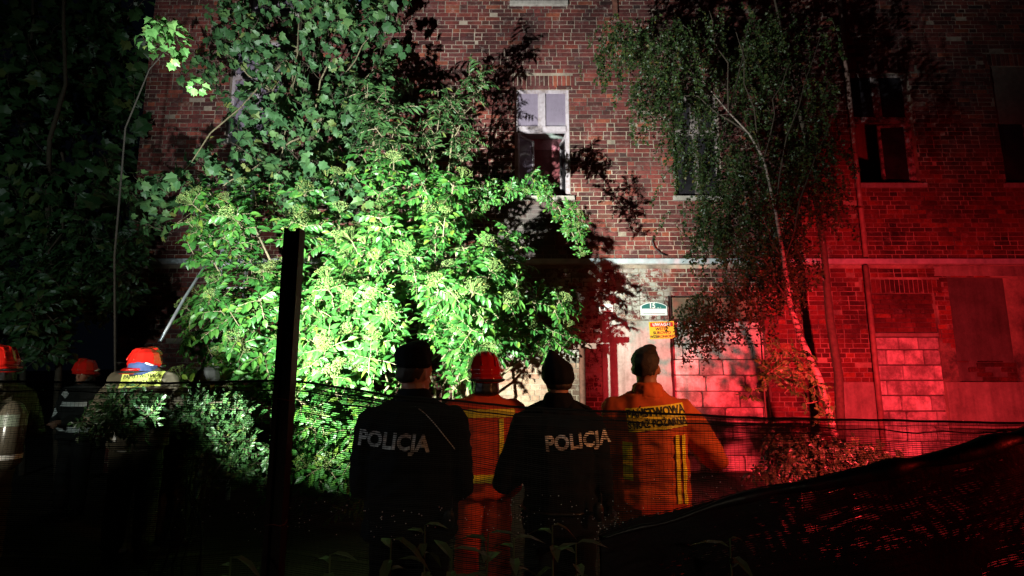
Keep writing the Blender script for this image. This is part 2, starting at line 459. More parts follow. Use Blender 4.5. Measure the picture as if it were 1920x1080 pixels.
for r in range(nrow):
    z0 = r * ROW + 0.005; z1 = z0 + ROW - 0.0095
    zc = (z0 + z1) / 2
    lintel = [o for o in OPEN if o[3] < 9 and o not in (gate, blind_G) and o[3] - 0.001 < z0 < o[3] + 0.21]
    x = XL - uni(0, 0.0) - (0.195 if r % 2 else 0) ; k = 0
    while x < XR:
        L = 0.25 if (k % 2 == 0) else 0.12
        if rnd() < 0.06: L = random.choice([0.12, 0.19, 0.25])
        x0, x1 = x + 0.004, x + L + uni(-.003, .003)
        x += L + 0.0105; k += 1
        x0 = max(x0, XL); x1 = min(x1, XR)
        if x1 - x0 < 0.03: continue
        # clip against openings
        skip = False
        for o in OPEN:
            if o[2] - 0.02 < zc < o[3] + 0.005:
                if x0 >= o[0] - 0.004 and x1 <= o[1] + 0.004: skip = True
                elif x0 < o[0] < x1: x1 = o[0]
                elif x0 < o[1] < x1: x0 = o[1]
        if skip or x1 - x0 < 0.025: continue
        if any(o[0] - 0.1 < (x0 + x1) / 2 < o[1] + 0.1 for o in lintel): continue
        xc = (x0 + x1) / 2
        if LEDGE_Z0 - 0.02 < zc < LEDGE_Z1: continue
        if PATCH[0] < xc < PATCH[1] and zc < PATCH[3]: continue
        if xc > PLINTH_X0 and zc < PLINTH_Z: continue
        if xc > WX(1800, 600) - 0.6 and PLINTH_Z < zc < LEDGE_Z0 and noise.noise(Vector((xc * .9, 3, zc * .9))) > -0.12: continue
        bricks.append((x0, x1, z0, z1))
# soldier courses over the openings
for o in OPEN:
    if o in (gate, blind_G) or o[3] > 9: continue
    x = o[0] - 0.1
    while x < o[1] + 0.1 - 0.03:
        bricks.append((x + .004, x + 0.068, o[3] + 0.006, o[3] + 0.225)); x += 0.0765
fx = P(1000, 200, D)
def vis_key(b):
    cx, cz = (b[0] + b[1]) / 2, (b[2] + b[3]) / 2
    q = 0
    return (cx - fx.x) ** 2 + ((cz - fx.z) * 0.8) ** 2
bricks.sort(key=vis_key)
near, far = bricks[:300], bricks[300:]
protos = {}
def brick_proto(L, h):
    key = (round(L / 0.012), round(h / 0.02), random.randrange(4))
    if key not in protos:
        mb = MB(); mb.add(*brick_verts(-L / 2, L / 2, -h / 2, h / 2, 0, uni(.004, .010)))
        me = mb.mesh("brick"); me.materials.append(M_BRICK); protos[key] = (me, L)
    return protos[key]
for b in near:
    L, h = b[1] - b[0], b[3] - b[2]
    me, L0 = brick_proto(L, h)
    o = bpy.data.objects.new("brick", me); COL.objects.link(o); o.parent = wall
    o.location = ((b[0] + b[1]) / 2 - bld.location.x, 0, (b[2] + b[3]) / 2)
    o.scale = (L / L0, 1, 1)
bm_ = MB()
for b in far:
    pr = uni(.003, .010)
    q_ = rnd()
    if q_ < .012: continue
    if q_ < 0.06: pr = uni(0.0, .003)
    if q_ > .985: pr = uni(.012, .02)
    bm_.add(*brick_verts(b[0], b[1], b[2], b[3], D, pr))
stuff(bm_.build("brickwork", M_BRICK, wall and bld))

# ledge, pipe, plinth, plaster
lg = MB(); lg.box(XL + 0.02, XR, D - 0.055, D, LEDGE_Z0, LEDGE_Z1 - 0.012); lg.build("string_course", M_SILL, bld)
lz = MB(); lz.box(XL, XR, D - 0.07, D, LEDGE_Z1 - 0.012, LEDGE_Z1 - 0.004); lz.box(XL, XR, D - 0.073, D - 0.07, LEDGE_Z0 + 0.012, LEDGE_Z1 - 0.004)
lz.build("flashing", M_ZINC, bld)
def ragged_slab(x0, x1, z0, z1, yb, th, seed, rag=0.03, n=36):
    """thin slab with an uneven outline"""
    pts = []
    per = [(x0 + (x1 - x0) * i / n, z0) for i in range(n)] + [(x1, z0 + (z1 - z0) * i / n) for i in range(n)] + \
          [(x1 - (x1 - x0) * i / n, z1) for i in range(n)] + [(x0, z1 - (z1 - z0) * i / n) for i in range(n)]
    cx, cz = (x0 + x1) / 2, (z0 + z1) / 2
    for a, b in per:
        k = rag * noise.noise(Vector((a * 4 + seed, b * 4, seed))) + rag * .5 * noise.noise(Vector((a * 14 + seed, b * 14, seed)))
        pts.append((a - math.copysign(abs(k), a - cx) if abs(a - cx) > 1e-6 else a, b - (math.copysign(abs(k), b - cz) if z0 < b else 0)))
    m = MB()
    N_ = len(pts)
    m.add([(a, yb - th, b) for a, b in pts] + [(a, yb, b) for a, b in pts], [tuple(range(N_))] + [(i, i + N_, (i + 1) % N_ + N_, (i + 1) % N_) for i in range(N_)])
    return m
ragged_slab(PATCH[0], PATCH[1], PATCH[2], PATCH[3], D, 0.022, 3.1, 0.02).build("plaster_patch", M_PATCH, bld)
pl = MB(); pl.box(PLINTH_X0, door_E[0], D - 0.03, D, 0, PLINTH_Z); pl.box(door_E[1], XR, D - 0.03, D, 0, PLINTH_Z)
bevel(pl.build("plinth", M_PLINTH, bld), 0.008)
pr_ = ragged_slab(WX(1800, 600) - 0.35, XR, blind_G[3] + 0.02, LEDGE_Z0 - 0.005, D, 0.012, 8.8, 0.05)
pr_.build("render_panel", M_PLINTH, bld)
# sills
def sill(o, name="sill"):
    s = MB(); s.box(o[0] - 0.06, o[1] + 0.06, D - 0.06, D + 0.12, o[2] - 0.075, o[2] + 0.004)
    return bevel(s.build(name, M_SILL, bld), 0.006)
for o in (win_A, win_B, win_C, win_D, win_H, win_T1, win_T2, win_T3): sill(o)

# infill of blind opening G
ig = MB(); ig.box(blind_G[0], blind_G[1], D + 0.10, D + 0.3, blind_G[2] + 0.32, blind_G[3]); ig.build("blind_window_render", M_DARKREN, bld)
def infill(o, yb, rows_z0, rows_z1, L, H, joint, mat, name, proud, parent, seed=0, pos=None, jig=0.0, miss=0.0):
    random.seed(100 + seed)
    z = rows_z0; r = 0
    meshes = []
    for k in range(6):
        mb = MB()
        v, f = brick_verts(-0.5, 0.5, -0.5, 0.5, 0, 0)
        c = 0.008
        ch = joint * uni(.2, .7)
        v = []
        def ed(a): return a
        # block with slightly chipped corners
        n = 20; out = []
        for i in range(n):
            s_ = i / n * 4; e = int(s_); t_ = s_ - e
            p = [(-.5 + t_, -.5), (.5, -.5 + t_), (.5 - t_, .5), (-.5, .5 - t_)][e]
            q = 1 - 0.02 * abs(noise.noise(Vector((i * 1.3, k * 7.1 + seed, 0)))) * 2
            if t_ < .01 and rnd() < 0.5: q -= uni(.02, .10)
            out.append((p[0] * q, p[1] * q))
        m2 = len(out)
        v = [(a, 0.0, b) for a, b in out] + [(a, 0.03, b) for a, b in out]
        f = [tuple(range(m2))] + [(i, i + m2, (i + 1) % m2 + m2, (i + 1) % m2) for i in range(m2)]
        mb.add(v, f)
        me = mb.mesh(name); me.materials.append(mat); meshes.append(me)
    while z < rows_z1 - 0.02:
        h = min(H * uni(.96, 1.04), rows_z1 - z)
        x = o[0] - (L * 0.5 if r % 2 else 0) - uni(0, L * .2)
        while x < o[1] - 0.02:
            l = L * uni(.9, 1.06)
            if rnd() < 0.15: l *= 0.6
            x0, x1 = max(x, o[0] + .003), min(x + l - joint, o[1] - .003)
            x += l
            if x1 - x0 < 0.03 or rnd() < miss: continue
            ob = bpy.data.objects.new(name, random.choice(meshes)); COL.objects.link(ob); ob.parent = parent
            ob.scale = (x1 - x0, 1, h - joint)
            ob.location = Vector(((x0 + x1) / 2, yb - proud - uni(0, .006), z + h / 2)) - parent.location
            ob.location.y -= uni(0, .008)
            ob.rotation_euler = (uni(-.01, .01), uni(-.006, .006), uni(-.01, .01))
        z += h; r += 1
for bx_ in ((gate[0], gate[1], D + 0.10, D + 0.35, 0, WZ(602)), (door_E[0], door_E[1], D + 0.06, D + 0.35, 0, door_E[3]), (blind_G[0], blind_G[1], D + 0.10, D + 0.30, blind_G[2], blind_G[2] + 0.32)):
    inf = MB(); inf.box(*bx_); inf.build("infill_mortar", M_BLOCKJ, bld)
infill(gate, D + 0.10, 0.0, WZ(603), 0.60, 0.245, 0.016, M_BLOCK, "block", 0.022, bld, 1)
zE = WZ(632)
infill(door_E, D + 0.06, 0.0, zE, 0.50, 0.235, 0.022, M_BLOCK, "block", 0.022, bld, 2)
infill(door_E, D + 0.06, zE + 0.08, door_E[3], 0.262, 0.0765, 0.010, M_BRICK, "infill_brick", 0.014, bld, 3)
infill(blind_G, D + 0.10, blind_G[2], blind_G[2] + 0.33, 0.262, 0.0765, 0.010, M_BRICK, "infill_brick", 0.03, bld, 4, miss=0.25)
li = MB(); li.box(door_E[0] + .002, door_E[1] - .002, D + 0.005, D + 0.10, zE + 0.01, zE + 0.065)
bevel(li.build("lintel", M_PLINTH, bld), 0.005)
random.seed(11)
# transom board over the gateway
gb = MB(); gb.box(gate[0] + 0.08, WX(1337, 575), D + 0.04, D + 0.10, WZ(598), WZ(557)); bevel(gb.build("transom_board", M_BOARD, bld), 0.01)
gb = MB(); gb.box(WX(1337, 575) + 0.03, gate[1] - 0.02, D + 0.07, D + 0.12, WZ(598), WZ(557)); gb.build("transom_board", M_BOARD, bld)
gb = MB(); gb.box(gate[0], gate[1], D + 0.02, D + 0.16, WZ(602), WZ(598)); gb.box(gate[0], gate[0] + 0.055, D + 0.03, D + 0.16, 0, gate[3])
gb.box(gate[0], gate[1], D + 0.16, D + 0.2, WZ(598), gate[3])
gb.build("gate_frame", M_POST, bld)

# windows
def window(o, sashes, name="window", glass=M_GLASS, top_frac=0.36, lower_open=False, lower_glass=True, mat=M_FRAME, mull=True):
    x0, x1, z0, z1 = o; z1 = min(z1, z0 + 2.05)
    f = 0.058; y0, y1 = D + 0.07, D + 0.13
    m = MB()
    m.box(x0, x0 + f, y0, y1, z0, z1); m.box(x1 - f, x1, y0, y1, z0, z1)
    m.box(x0 + f, x1 - f, y0, y1, z1 - f, z1); m.box(x0 + f, x1 - f, y0, y1, z0, z0 + f * .8)
    wn = bevel(m.build(name, mat, bld), 0.004)
    zt = z1 - (z1 - z0) * top_frac
    def sub(nm, a, mt, bv=True):
        q = MB(); q.box(*a)
        o_ = q.build(nm, mt, bld); o_.parent = wn
        if bv: bevel(o_, 0.004)
        return o_
    sub("transom", (x0 + f, x1 - f, y0 - 0.025, y1, zt - 0.05, zt + 0.045), mat)
    xm = (x0 + x1) / 2
    if mull: sub("mullion", (xm - 0.065, xm + 0.065, y0 - 0.008, y1 - 0.01, zt + 0.045, z1 - f), mat)
    for a, b in (((x0 + f), xm - 0.065), (xm + 0.065, x1 - f)):
        sub("pane", (a, b, y0 + 0.02, y0 + 0.026, zt + 0.045, z1 - f), glass, False)
    if lower_glass:
        sub("mullion", (xm - 0.04, xm + 0.04, y0 - 0.004, y1 - 0.01, z0 + f * .8, zt - 0.05), mat)
        for a, b in (((x0 + f), xm - 0.04), (xm + 0.04, x1 - f)):
            sub("pane", (a, b, y0 + 0.02, y0 + 0.026, z0 + f * .8, zt - 0.05), glass, False)
    return wn, zt
def sash(wn, hinge, width, zlo, zhi, ang, sgn, y, glass=True, mat=None):
    mat = mat or (M_FRAME if hinge < 2 else M_FRAME_OLD)
    """casement leaf swung about its hinge; ang into the room"""
    t = 0.045
    m = MB()
    m.box(0, t, -0.02, 0.02, zlo, zhi); m.box(width - t, width, -0.02, 0.02, zlo, zhi)
    m.box(t, width - t, -0.02, 0.02, zhi - t, zhi); m.box(t, width - t, -0.02, 0.02, zlo, zlo + t)
    o = m.build("casement", mat, None, world=False)
    o.parent = wn
    o.location = Vector((hinge, y, 0)) - bld.location
    o.scale = (sgn, 1, 1)
    o.rotation_euler = (0, 0, ang)
    bevel(o, 0.004)
    if glass:
        g_ = MB(); g_.box(t, width - t, -0.003, 0.003, zlo + t, zhi - t)
        p = g_.build("casement_pane", M_GLASS if sgn > 0 and hinge < 2 else M_GLASS_DARK, None, world=False); p.parent = wn
        p.location = o.location; p.scale = o.scale; p.rotation_euler = o.rotation_euler
wA, ztA = window(win_A, None, top_frac=0.37, lower_glass=False)
wA["label"] = "white window with its lower casements swung open"
sash(wA, win_A[0] + 0.045, 0.44, win_A[2] + 0.05, ztA - 0.06, math.radians(48), 1, D + 0.11)
sash(wA, win_A[1] - 0.045, 0.44, win_A[2] + 0.05, ztA - 0.06, math.radians(-82), -1, D + 0.11, glass=True)
window(win_B, None, glass=M_GLASS_DARK, mat=M_FRAME_OLD); window(win_C, None, glass=M_GLASS)
window(win_T1, None, glass=M_GLASS_BLUE); window(win_T2, None); window(win_T3, None)
wD, ztD = window(win_D, None, glass=M_GLASS_DARK, mat=M_FRAME_OLD, top_frac=0.42, lower_glass=False)
sash(wD, win_D[0] + 0.05, 0.5, win_D[2] + 0.05, ztD - 0.06, math.radians(70), 1, D + 0.11, glass=False)
sash(wD, win_D[1] - 0.05, 0.46, win_D[2] + 0.05, ztD - 0.06, math.radians(-8), -1, D + 0.11, glass=True)
window(win_H, None, glass=M_GLASS_DARK, mat=M_FRAME_OLD, lower_glass=True)
hb = MB(); hb.box(win_H[0], win_H[1], D + 0.03, D + 0.06, WZ(230), win_H[3]); hb.build("window_board", simple("pale_board", (0.16, 0.12, 0.10), 0.7), bld)
# rooms behind the windows
def room(o, dep, h_up, wl=0.8, mat=M_ROOM, name="room_wall"):
    x0, x1 = o[0] - wl, o[1] + wl; z0, z1 = o[2] - 0.9, o[3] + h_up
    y0, y1 = D + TH, D + TH + dep
    m = MB()
    m.add([(x0,y0,z0),(x1,y0,z0),(x1,y1,z0),(x0,y1,z0),(x0,y0,z1),(x1,y0,z1),(x1,y1,z1),(x0,y1,z1)], [(0,1,2,3),(2,3,7,6),(1,2,6,5),(3,0,4,7)])
    # inside face around the opening
    m.add([(x0,y0,z0),(o[0],y0,z0),(o[0],y0,z1),(x0,y0,z1),(o[1],y0,z0),(x1,y0,z0),(x1,y0,z1),(o[1],y0,z1),(o[0],y0,o[2]),(o[1],y0,o[2]),(o[0],y0,o[3]),(o[1],y0,o[3])],
          [(0,1,2,3),(4,5,6,7),(1,4,9,8),(10,11,7,2)])
    m.build(name, mat, bld)
    c = MB(); c.add([(x0,y0,z1-.004),(x1,y0,z1-.004),(x1,y1,z1-.004),(x0,y1,z1-.004)], [(0,3,2,1)]); c.build("room_ceiling", M_CEIL, bld)
room(win_A, 0.8, 0.05)
yb_ = D + TH + 0.8
m = MB(); m.box(win_A[0] - .79, win_A[1] + .79, yb_ - .012, yb_, 5.78, 6.0); m.build("pink_wall_band", plaster("pink_paint", [(0.6, 0.2, 0.27), (0.68, 0.25, 0.32)], 2), bld)
m = MB(); m.box(win_A[0] - .79, win_A[1] + .79, yb_ - .22, yb_, 6.0, 6.6); m.build("ceiling_beam", M_CEIL, bld)
for o in (win_B, win_C, win_D, win_H): room(o, 2.0, 0.2, 0.3)
# downpipe and hooks
dp = MB()
xp = P(1581, 60, D - 0.1).x
dp.tube([(xp, D - 0.09, LEDGE_Z1 + 0.02), (xp, D - 0.09, 9.5)], 0.035, 10)
dpipe = dp.build("downpipe", M_PIPE, bld, True)
dp = MB(); dp.tube([(xp - .02, D - 0.09, 0), (xp - .02, D - 0.09, LEDGE_Z0 - 0.02)], 0.04, 10); dp.build("downpipe", M_PIPE, bld, True)
for zz in (4.2, 5.6, 7.0, 8.4):
    dp = MB(); dp.box(xp - 0.045, xp + 0.045, D - 0.13, D, zz, zz + 0.03); dp.build("pipe_clip", M_RUST, bld)
xq = P(1153, 10, D - 0.03).x
dp = MB(); dp.box(xq - 0.04, xq + 0.04, D - 0.05, D, WZ(28), WZ(-60)); dp.build("iron_bracket", M_RUST, bld)
cb = MB(); cpts = [P(a, b, D - 0.04) for a, b in ((1226, 444), (1223, 452), (1227, 464), (1238, 474), (1250, 479))]
cb.tube(cpts, 0.011, 6); tag(cb.build("wall_cable", M_CABLE, None, True), "short curved black cable end sticking out of the brick above the ledge", "cable")

# ------------------------------------------------------------------ annex wall and iron post at the bush
D2 = 7.35
ax0, ax1 = P(850, 700, D2).x, P(1086, 700, D2).x
azt = P(960, 672, D2).z
lowwall = thing("low_brick_wall", "low pale limewashed brick wall with a concrete cap behind the two policemen", "wall", ((ax0 + ax1) / 2, D2, 0))
m = MB(); m.box(ax0, ax1 - .004, D2, D2 + 0.25, 0, azt); m.build("wall_core", M_MORTAR, lowwall)
n_ = 0
random.seed(5)
stf = MB()
for r in range(int(azt / 0.0765)):
    x = ax0 - (0.065 if r % 2 else 0.13); k = 0
    while x < ax1:
        L = 0.25 if (r % 2 == 0) else 0.12
        a, b = max(ax0, x + .004), min(ax1, x + L); x += L + .0105
        if b - a < .03: continue
        z0 = r * .0765 + .005
        mb = MB(); mb.add(*brick_verts(a, b, z0, z0 + .067, D2, uni(.004, .012)))
        if z0 > 0.75 and b > P(905, 700, D2).x:
            mb.build("brick", M_BRICK_LOW, lowwall)
        else: stf.add(mb.v, mb.f)
stuff(stf.build("lower_brickwork", M_BRICK_LOW, lowwall))
m = MB(); m.box(ax0 - .03, ax1 + .0, D2 - .04, D2 + .29, azt, azt + .12); bevel(m.build("concrete_cap", M_SILL, lowwall), .01)
ip = P(1092, 700, D2 - .06)
ipost = thing("iron_post", "rust-red iron post at the end of the low pale brick wall", "post", (ip.x, ip.y, 0))
m = MB(); m.tube([(ip.x, ip.y, 0), (ip.x, ip.y, P(0, 648, D2).z)], 0.045, 12); m.build("post_shaft", M_RUST, ipost, True)
m = MB(); m.box(ip.x - .12, ip.x + .2, ip.y - .03, ip.y + .03, P(0, 654, D2).z - .0, P(0, 648, D2).z + .03); m.build("arm", M_PIPE, ipost)

# ------------------------------------------------------------------ text helper
def text_mesh(s, size, bold=0.0, align='CENTER', extr=0.0, spacing=1.0, line=1.0, sx=1.0):
    c = bpy.data.curves.new("lettering", 'FONT')
    c.body = s; c.size = size; c.align_x = align; c.align_y = 'CENTER'; c.offset = bold; c.extrude = extr
    c.space_character = spacing; c.space_line = line; c.resolution_u = 3
    o = bpy.data.objects.new("lettering", c); COL.objects.link(o)
    bpy.context.view_layer.update()
    dg = bpy.context.evaluated_depsgraph_get()
    me = bpy.data.meshes.new_from_object(o.evaluated_get(dg))
    bpy.data.objects.remove(o); bpy.data.curves.remove(c)
    vs_ = [(v.co.x * sx, v.co.y, v.co.z) for v in me.vertices]; fs = [tuple(p.vertices) for p in me.polygons]
    bpy.data.meshes.remove(me)
    return vs_, fs
def wall_text(s, size, cx, cz, y, mat, parent, bold=0.0, sx=1.0, spacing=1.0, rot=0.0, name="lettering", extr=0.0015):
    v, f = text_mesh(s, size, bold, extr=extr, spacing=spacing, sx=sx)
    m = MB(); c_, s_ = math.cos(rot), math.sin(rot)
    m.add([(cx + a * c_ - b * s_, y - c, cz + a * s_ + b * c_) for a, b, c in v], f)
    return m.build(name, mat, parent)
M_TXT_W = simple("white_print", (0.75, 0.75, 0.72), 0.5, 0.05, 10, 0, 0)
M_TXT_K = simple("black_print", (0.02, 0.02, 0.02), 0.5, 0.05, 10, 0, 0)
# house number plaque
c = P(1226, 579, D - .03); dpx = 1 / 113.0
pq = thing("house_number_sign", "arched green and white house number sign reading 15", "sign", (c.x, D - .015, c.z))
def prof(hw, zb, zs, zt_, n=14):
    pts = [(-hw, zb), (hw, zb), (hw, zs)]
    for i in range(1, n):
        a = i / n
        pts.append((hw * (1 - 2 * a) , zs + (zt_ - zs) * math.sin(math.pi * a) ** 0.8))
    pts.append((-hw, zs)); return pts
def slab(pts, y0, y1, cx, cz):
    m = MB(); n = len(pts)
    m.add([(cx + a, y0, cz + b) for a, b in pts] + [(cx + a, y1, cz + b) for a, b in pts],
          [tuple(range(n)), tuple(range(n, 2 * n))[::-1]] + [(i, i + n, (i + 1) % n + n, (i + 1) % n) for i in range(n)])
    return m
slab(prof(.215, -.105, .045, .112), D - .026, D - .012, c.x, c.z).build("plate", simple("white_enamel", (.7, .7, .7), .35, .06, 8, 0, 0), pq)
slab(prof(.198, .002, .042, .098), D - .029, D - .0262, c.x, c.z).build("green_field", simple("green_enamel", (.03, .13, .12), .35, .1, 8, 0, 0), pq)
wall_text("15", .105, c.x - .025, c.z + .046, D - .0295, M_TXT_W, pq, .003)
wall_text("oc. 1", .034, c.x + .085, c.z + .018, D - .0295, M_TXT_W, pq, .0)
m = MB(); m.box(c.x - .175, c.x + .175, D - .0285, D - .0265, c.z - .085, c.z - .072); m.build("print_line", simple("grey_print", (.25, .25, .26), .6, .3, 60, 0, 0), pq)
# warning sign
c = P(1241, 619, D - .03)
ws = thing("warning_sign", "yellow warning sign with red UWAGA heading beside the plastered patch", "sign", (c.x, D - .02, c.z))
rt = math.radians(2.2)
def rbox(m, x0, x1, y0, y1, z0, z1, cx, cz, r):
    s_, c_ = math.sin(r), math.cos(r)
    vs_ = []
    for y in (y0, y1):
        for a, b in ((x0, z0), (x1, z0), (x1, z1), (x0, z1)):
            vs_.append((cx + a * c_ - b * s_, y, cz + a * s_ + b * c_))
    m.add(vs_, [(0, 1, 2, 3), (7, 6, 5, 4), (0, 4, 5, 1), (1, 5, 6, 2), (2, 6, 7, 3), (3, 7, 4, 0)])
m = MB(); rbox(m, -.20, .20, D - .034, D - .026, -.138, .138, c.x, c.z, rt); m.build("plate", simple("yellow_sign_paint", (.75, .42, .03), .45, .1, 5, 0, 0), ws)
m = MB(); rbox(m, -.182, .182, D - .0365, D - .0342, .055, .122, c.x, c.z, rt); m.build("red_band", simple("red_sign_paint", (.55, .03, .02), .45, .1, 5, 0, 0), ws)
wall_text("UWAGA!", .066, c.x - .004, c.z + .088, D - .037, M_TXT_W, ws, .0015, spacing=1.1, rot=rt)
wall_text("WSTĘP", .064, c.x, c.z + .018, D - .0347, M_TXT_K, ws, .0022, rot=rt)
wall_text("SUROWO", .064, c.x, c.z - .043, D - .0347, M_TXT_K, ws, .0022, rot=rt)
wall_text("WZBRONIONY", .058, c.x + .004, c.z - .103, D - .0347, M_TXT_K, ws, .002, rot=rt)
# small plate + round button
c = P(1137, 577, D - .03)
bp_ = thing("bell_plate", "small rounded white bell plate on the flaking whitewash left of the house number", "plate", (c.x, D - .02, c.z))
m = MB(); m.box(c.x - .115, c.x + .115, D - .035, D - .008, c.z - .068, c.z + .068); bevel(m.build("housing", M_TXT_W, bp_), .03, 4)
m = MB(); m.box(c.x - .01, c.x + .09, D - .038, D - .0352, c.z - .045, c.z + .045); m.build("name_card", simple("card", (.5, .52, .53), .5, .1, 20, 0, 0), bp_)
m = MB(); m.tube([(c.x - .06, D - .034, c.z), (c.x - .06, D - .042, c.z)], .028, 16); m.build("push_button", M_CABLE, bp_)
c = P(1112, 577, D - .03)
m = MB(); m.tube([(c.x, D - .004, c.z), (c.x, D - .03, c.z)], .045, 18); m.tube([(c.x, D - .03, c.z), (c.x, D - .04, c.z)], .02, 14)
tag(m.build("round_disc", M_ZINC, None), "small round grey metal disc left of the white bell plate", "disc")

# ------------------------------------------------------------------ foliage prototypes
def mat_from(pos, fwd, up):
    f = Vector(fwd).normalized(); u = Vector(up)
    s = f.cross(u)
    if s.length < 1e-3: s = f.cross(Vector((1, 0, 0)))
    s.normalize(); u = s.cross(f)
    M_ = Matrix.Identity(4)
    for i in range(3):
        M_[i][0] = s[i]; M_[i][1] = f[i]; M_[i][2] = u[i]; M_[i][3] = pos[i]
    return M_
def add_xf(mb, verts, faces, M_):
    mb.add([M_ @ Vector(v) for v in verts], faces)
def leaflet(L, Wd, fold=0.18, droop=0.25):
    st = ((0.0, 0), (0.28, .8), (0.62, .95), (0.85, .5))
    v = [(0, 0, 0)]
    for t, wq in st[1:]:
        z = -droop * L * t * t
        v += [(0, t * L, z), (-wq * Wd / 2, t * L * .97, z + fold * Wd * wq), (wq * Wd / 2, t * L * .97, z + fold * Wd * wq)]
    v.append((0, L, -droop * L))
    f = [(0, 3, 1), (0, 1, 2), (1, 3, 6, 4), (2, 1, 4, 5), (4, 6, 9, 7), (5, 4, 7, 8), (7, 9, 10), (8, 7, 10)]
    return v, f
def compound(mb, M_, rl, n, L, Wd, droop=0.35, smb=None, spread=62):
    """pinnate leaf: rachis rl long, n pairs + terminal"""
    pts = []
    for i in range(n + 1):
        t = (i + 1) / (n + 1)
        pts.append(Vector((0, rl * t, -droop * rl * t * t)))
    for i, p in enumerate(pts):
        ln = L * uni(.82, 1.1) * (1 - .25 * abs(i / max(1, n) - .5))
        if i == n:
            v, f = leaflet(ln * 1.1, Wd, uni(.1, .25), uni(.2, .5))
            add_xf(mb, v, f, M_ @ mat_from(p, (uni(-.15, .15), 1, -.4), (0, 0, 1)))
        else:
            for s in (-1, 1):
                v, f = leaflet(ln, Wd * uni(.85, 1.1), uni(.1, .25), uni(.15, .5))
                a = math.radians(spread + uni(-12, 12))
                add_xf(mb, v, f, M_ @ mat_from(p, (s * math.sin(a), math.cos(a), -uni(.05, .45)), (uni(-.2, .2), uni(-.2, .2), 1)))
    if smb is not None:
        smb.tube([M_ @ Vector((0, 0, 0))] + [M_ @ p for p in pts], [.004] * (len(pts)) + [.002], 3, False)
def umbel(mb, M_, R, n=130):
    for i in range(n):
        r = R * math.sqrt(rnd()) ; a = rnd() * 6.283
        z = .35 * R * (1 - (r / R) ** 2) + uni(-.012, .012)
        s = uni(.0035, .007)
        c_ = Vector((r * math.cos(a), r * math.sin(a), z + .05))
        q = [c_ + Vector((uni(-s, s), uni(-s, s), uni(-s, s))) * 1.0 for _ in range(4)]
        mb.add([M_ @ x for x in (c_ + Vector((s, 0, 0)), c_ + Vector((-s * .6, s, 0)), c_ + Vector((-s * .6, -s, 0)), c_ + Vector((0, 0, s * 1.3)))], [(0, 1, 3), (1, 2, 3), (2, 0, 3)])
    for i in range(14):
        a = rnd() * 6.283; r = R * uni(.3, .95)
        mb.tube([M_ @ Vector((0, 0, -.06)), M_ @ Vector((r * math.cos(a), r * math.sin(a), .35 * R * (1 - (r / R) ** 2) + .04))], .0018, 3, False)
def maple_leaf(S_):
    out = [(0, 0), (.26, -.08), (.38, .12), (.62, .26), (.48, .42), (.52, .68), (.30, .66), (.12, .84), (.0, 1.0), (-.12, .84), (-.30, .66), (-.52, .68), (-.48, .42), (-.62, .26), (-.38, .12), (-.26, -.08)]
    v = [(0, .35 * S_, -.03 * S_)]
    k1, k2, k3 = uni(.05, .45), uni(.1, .5), uni(-.25, .25); sx_ = uni(.75, 1.0)
    for i, (a, b) in enumerate(out):
        v.append((a * S_ * sx_, b * S_, (k1 * abs(a) - k2 * b * b + k3 * a) * S_))
    n = len(out)
    return v, [(0, 1 + i, 1 + (i + 1) % n) for i in range(n)]
def two_mat_mesh(name, leaf, lm, stem=None, sm=None, fl=None, fm=None):
    mb = MB(); idx = []
    for k, q in enumerate((leaf, stem, fl)):
        if q is None: continue
        mb.add(q.v, q.f); idx += [k] * len(q.f)
    me = mb.mesh(name)
    mats = [lm, sm or lm, fm or lm]
    for x in mats: me.materials.append(x)
    me.polygons.foreach_set("material_index", idx)
    return me
def elder_sprig(seed, flower, lm=M_ELDER, L=.105, Wd=.05, pairs=3, n=3, rl=.17):
    random.seed(seed)
    lf, st, fl = MB(), MB(), MB()
    H = uni(.26, .36)
    st.tube([(0, 0, 0), (uni(-.02, .02), uni(-.02, .02), H * .5), (0, 0, H)], [.008, .006, .004], 5, False)
    for i in range(pairs):
        z = H * (i + .7) / pairs; a0 = i * 1.57 + uni(-.3, .3)
        for s in (0, math.pi):
            a = a0 + s
            el = uni(.15, .6) + .3 * i / pairs
            d = Vector((math.cos(a) * math.cos(el), math.sin(a) * math.cos(el), math.sin(el)))
            compound(lf, mat_from((0, 0, z), d, (0, 0, 1)), rl * uni(.85, 1.15), n, L, Wd, uni(.2, .6), st)
    if flower: umbel(fl, Matrix.Translation((0, 0, H + .02)), uni(.07, .12), 150)
    return lf, st, fl
def rot_to(dirv, spin):
    q = Vector((0, 0, 1)).rotation_difference(Vector(dirv).normalized())
    return (q @ Euler((0, 0, spin)).to_quaternion())

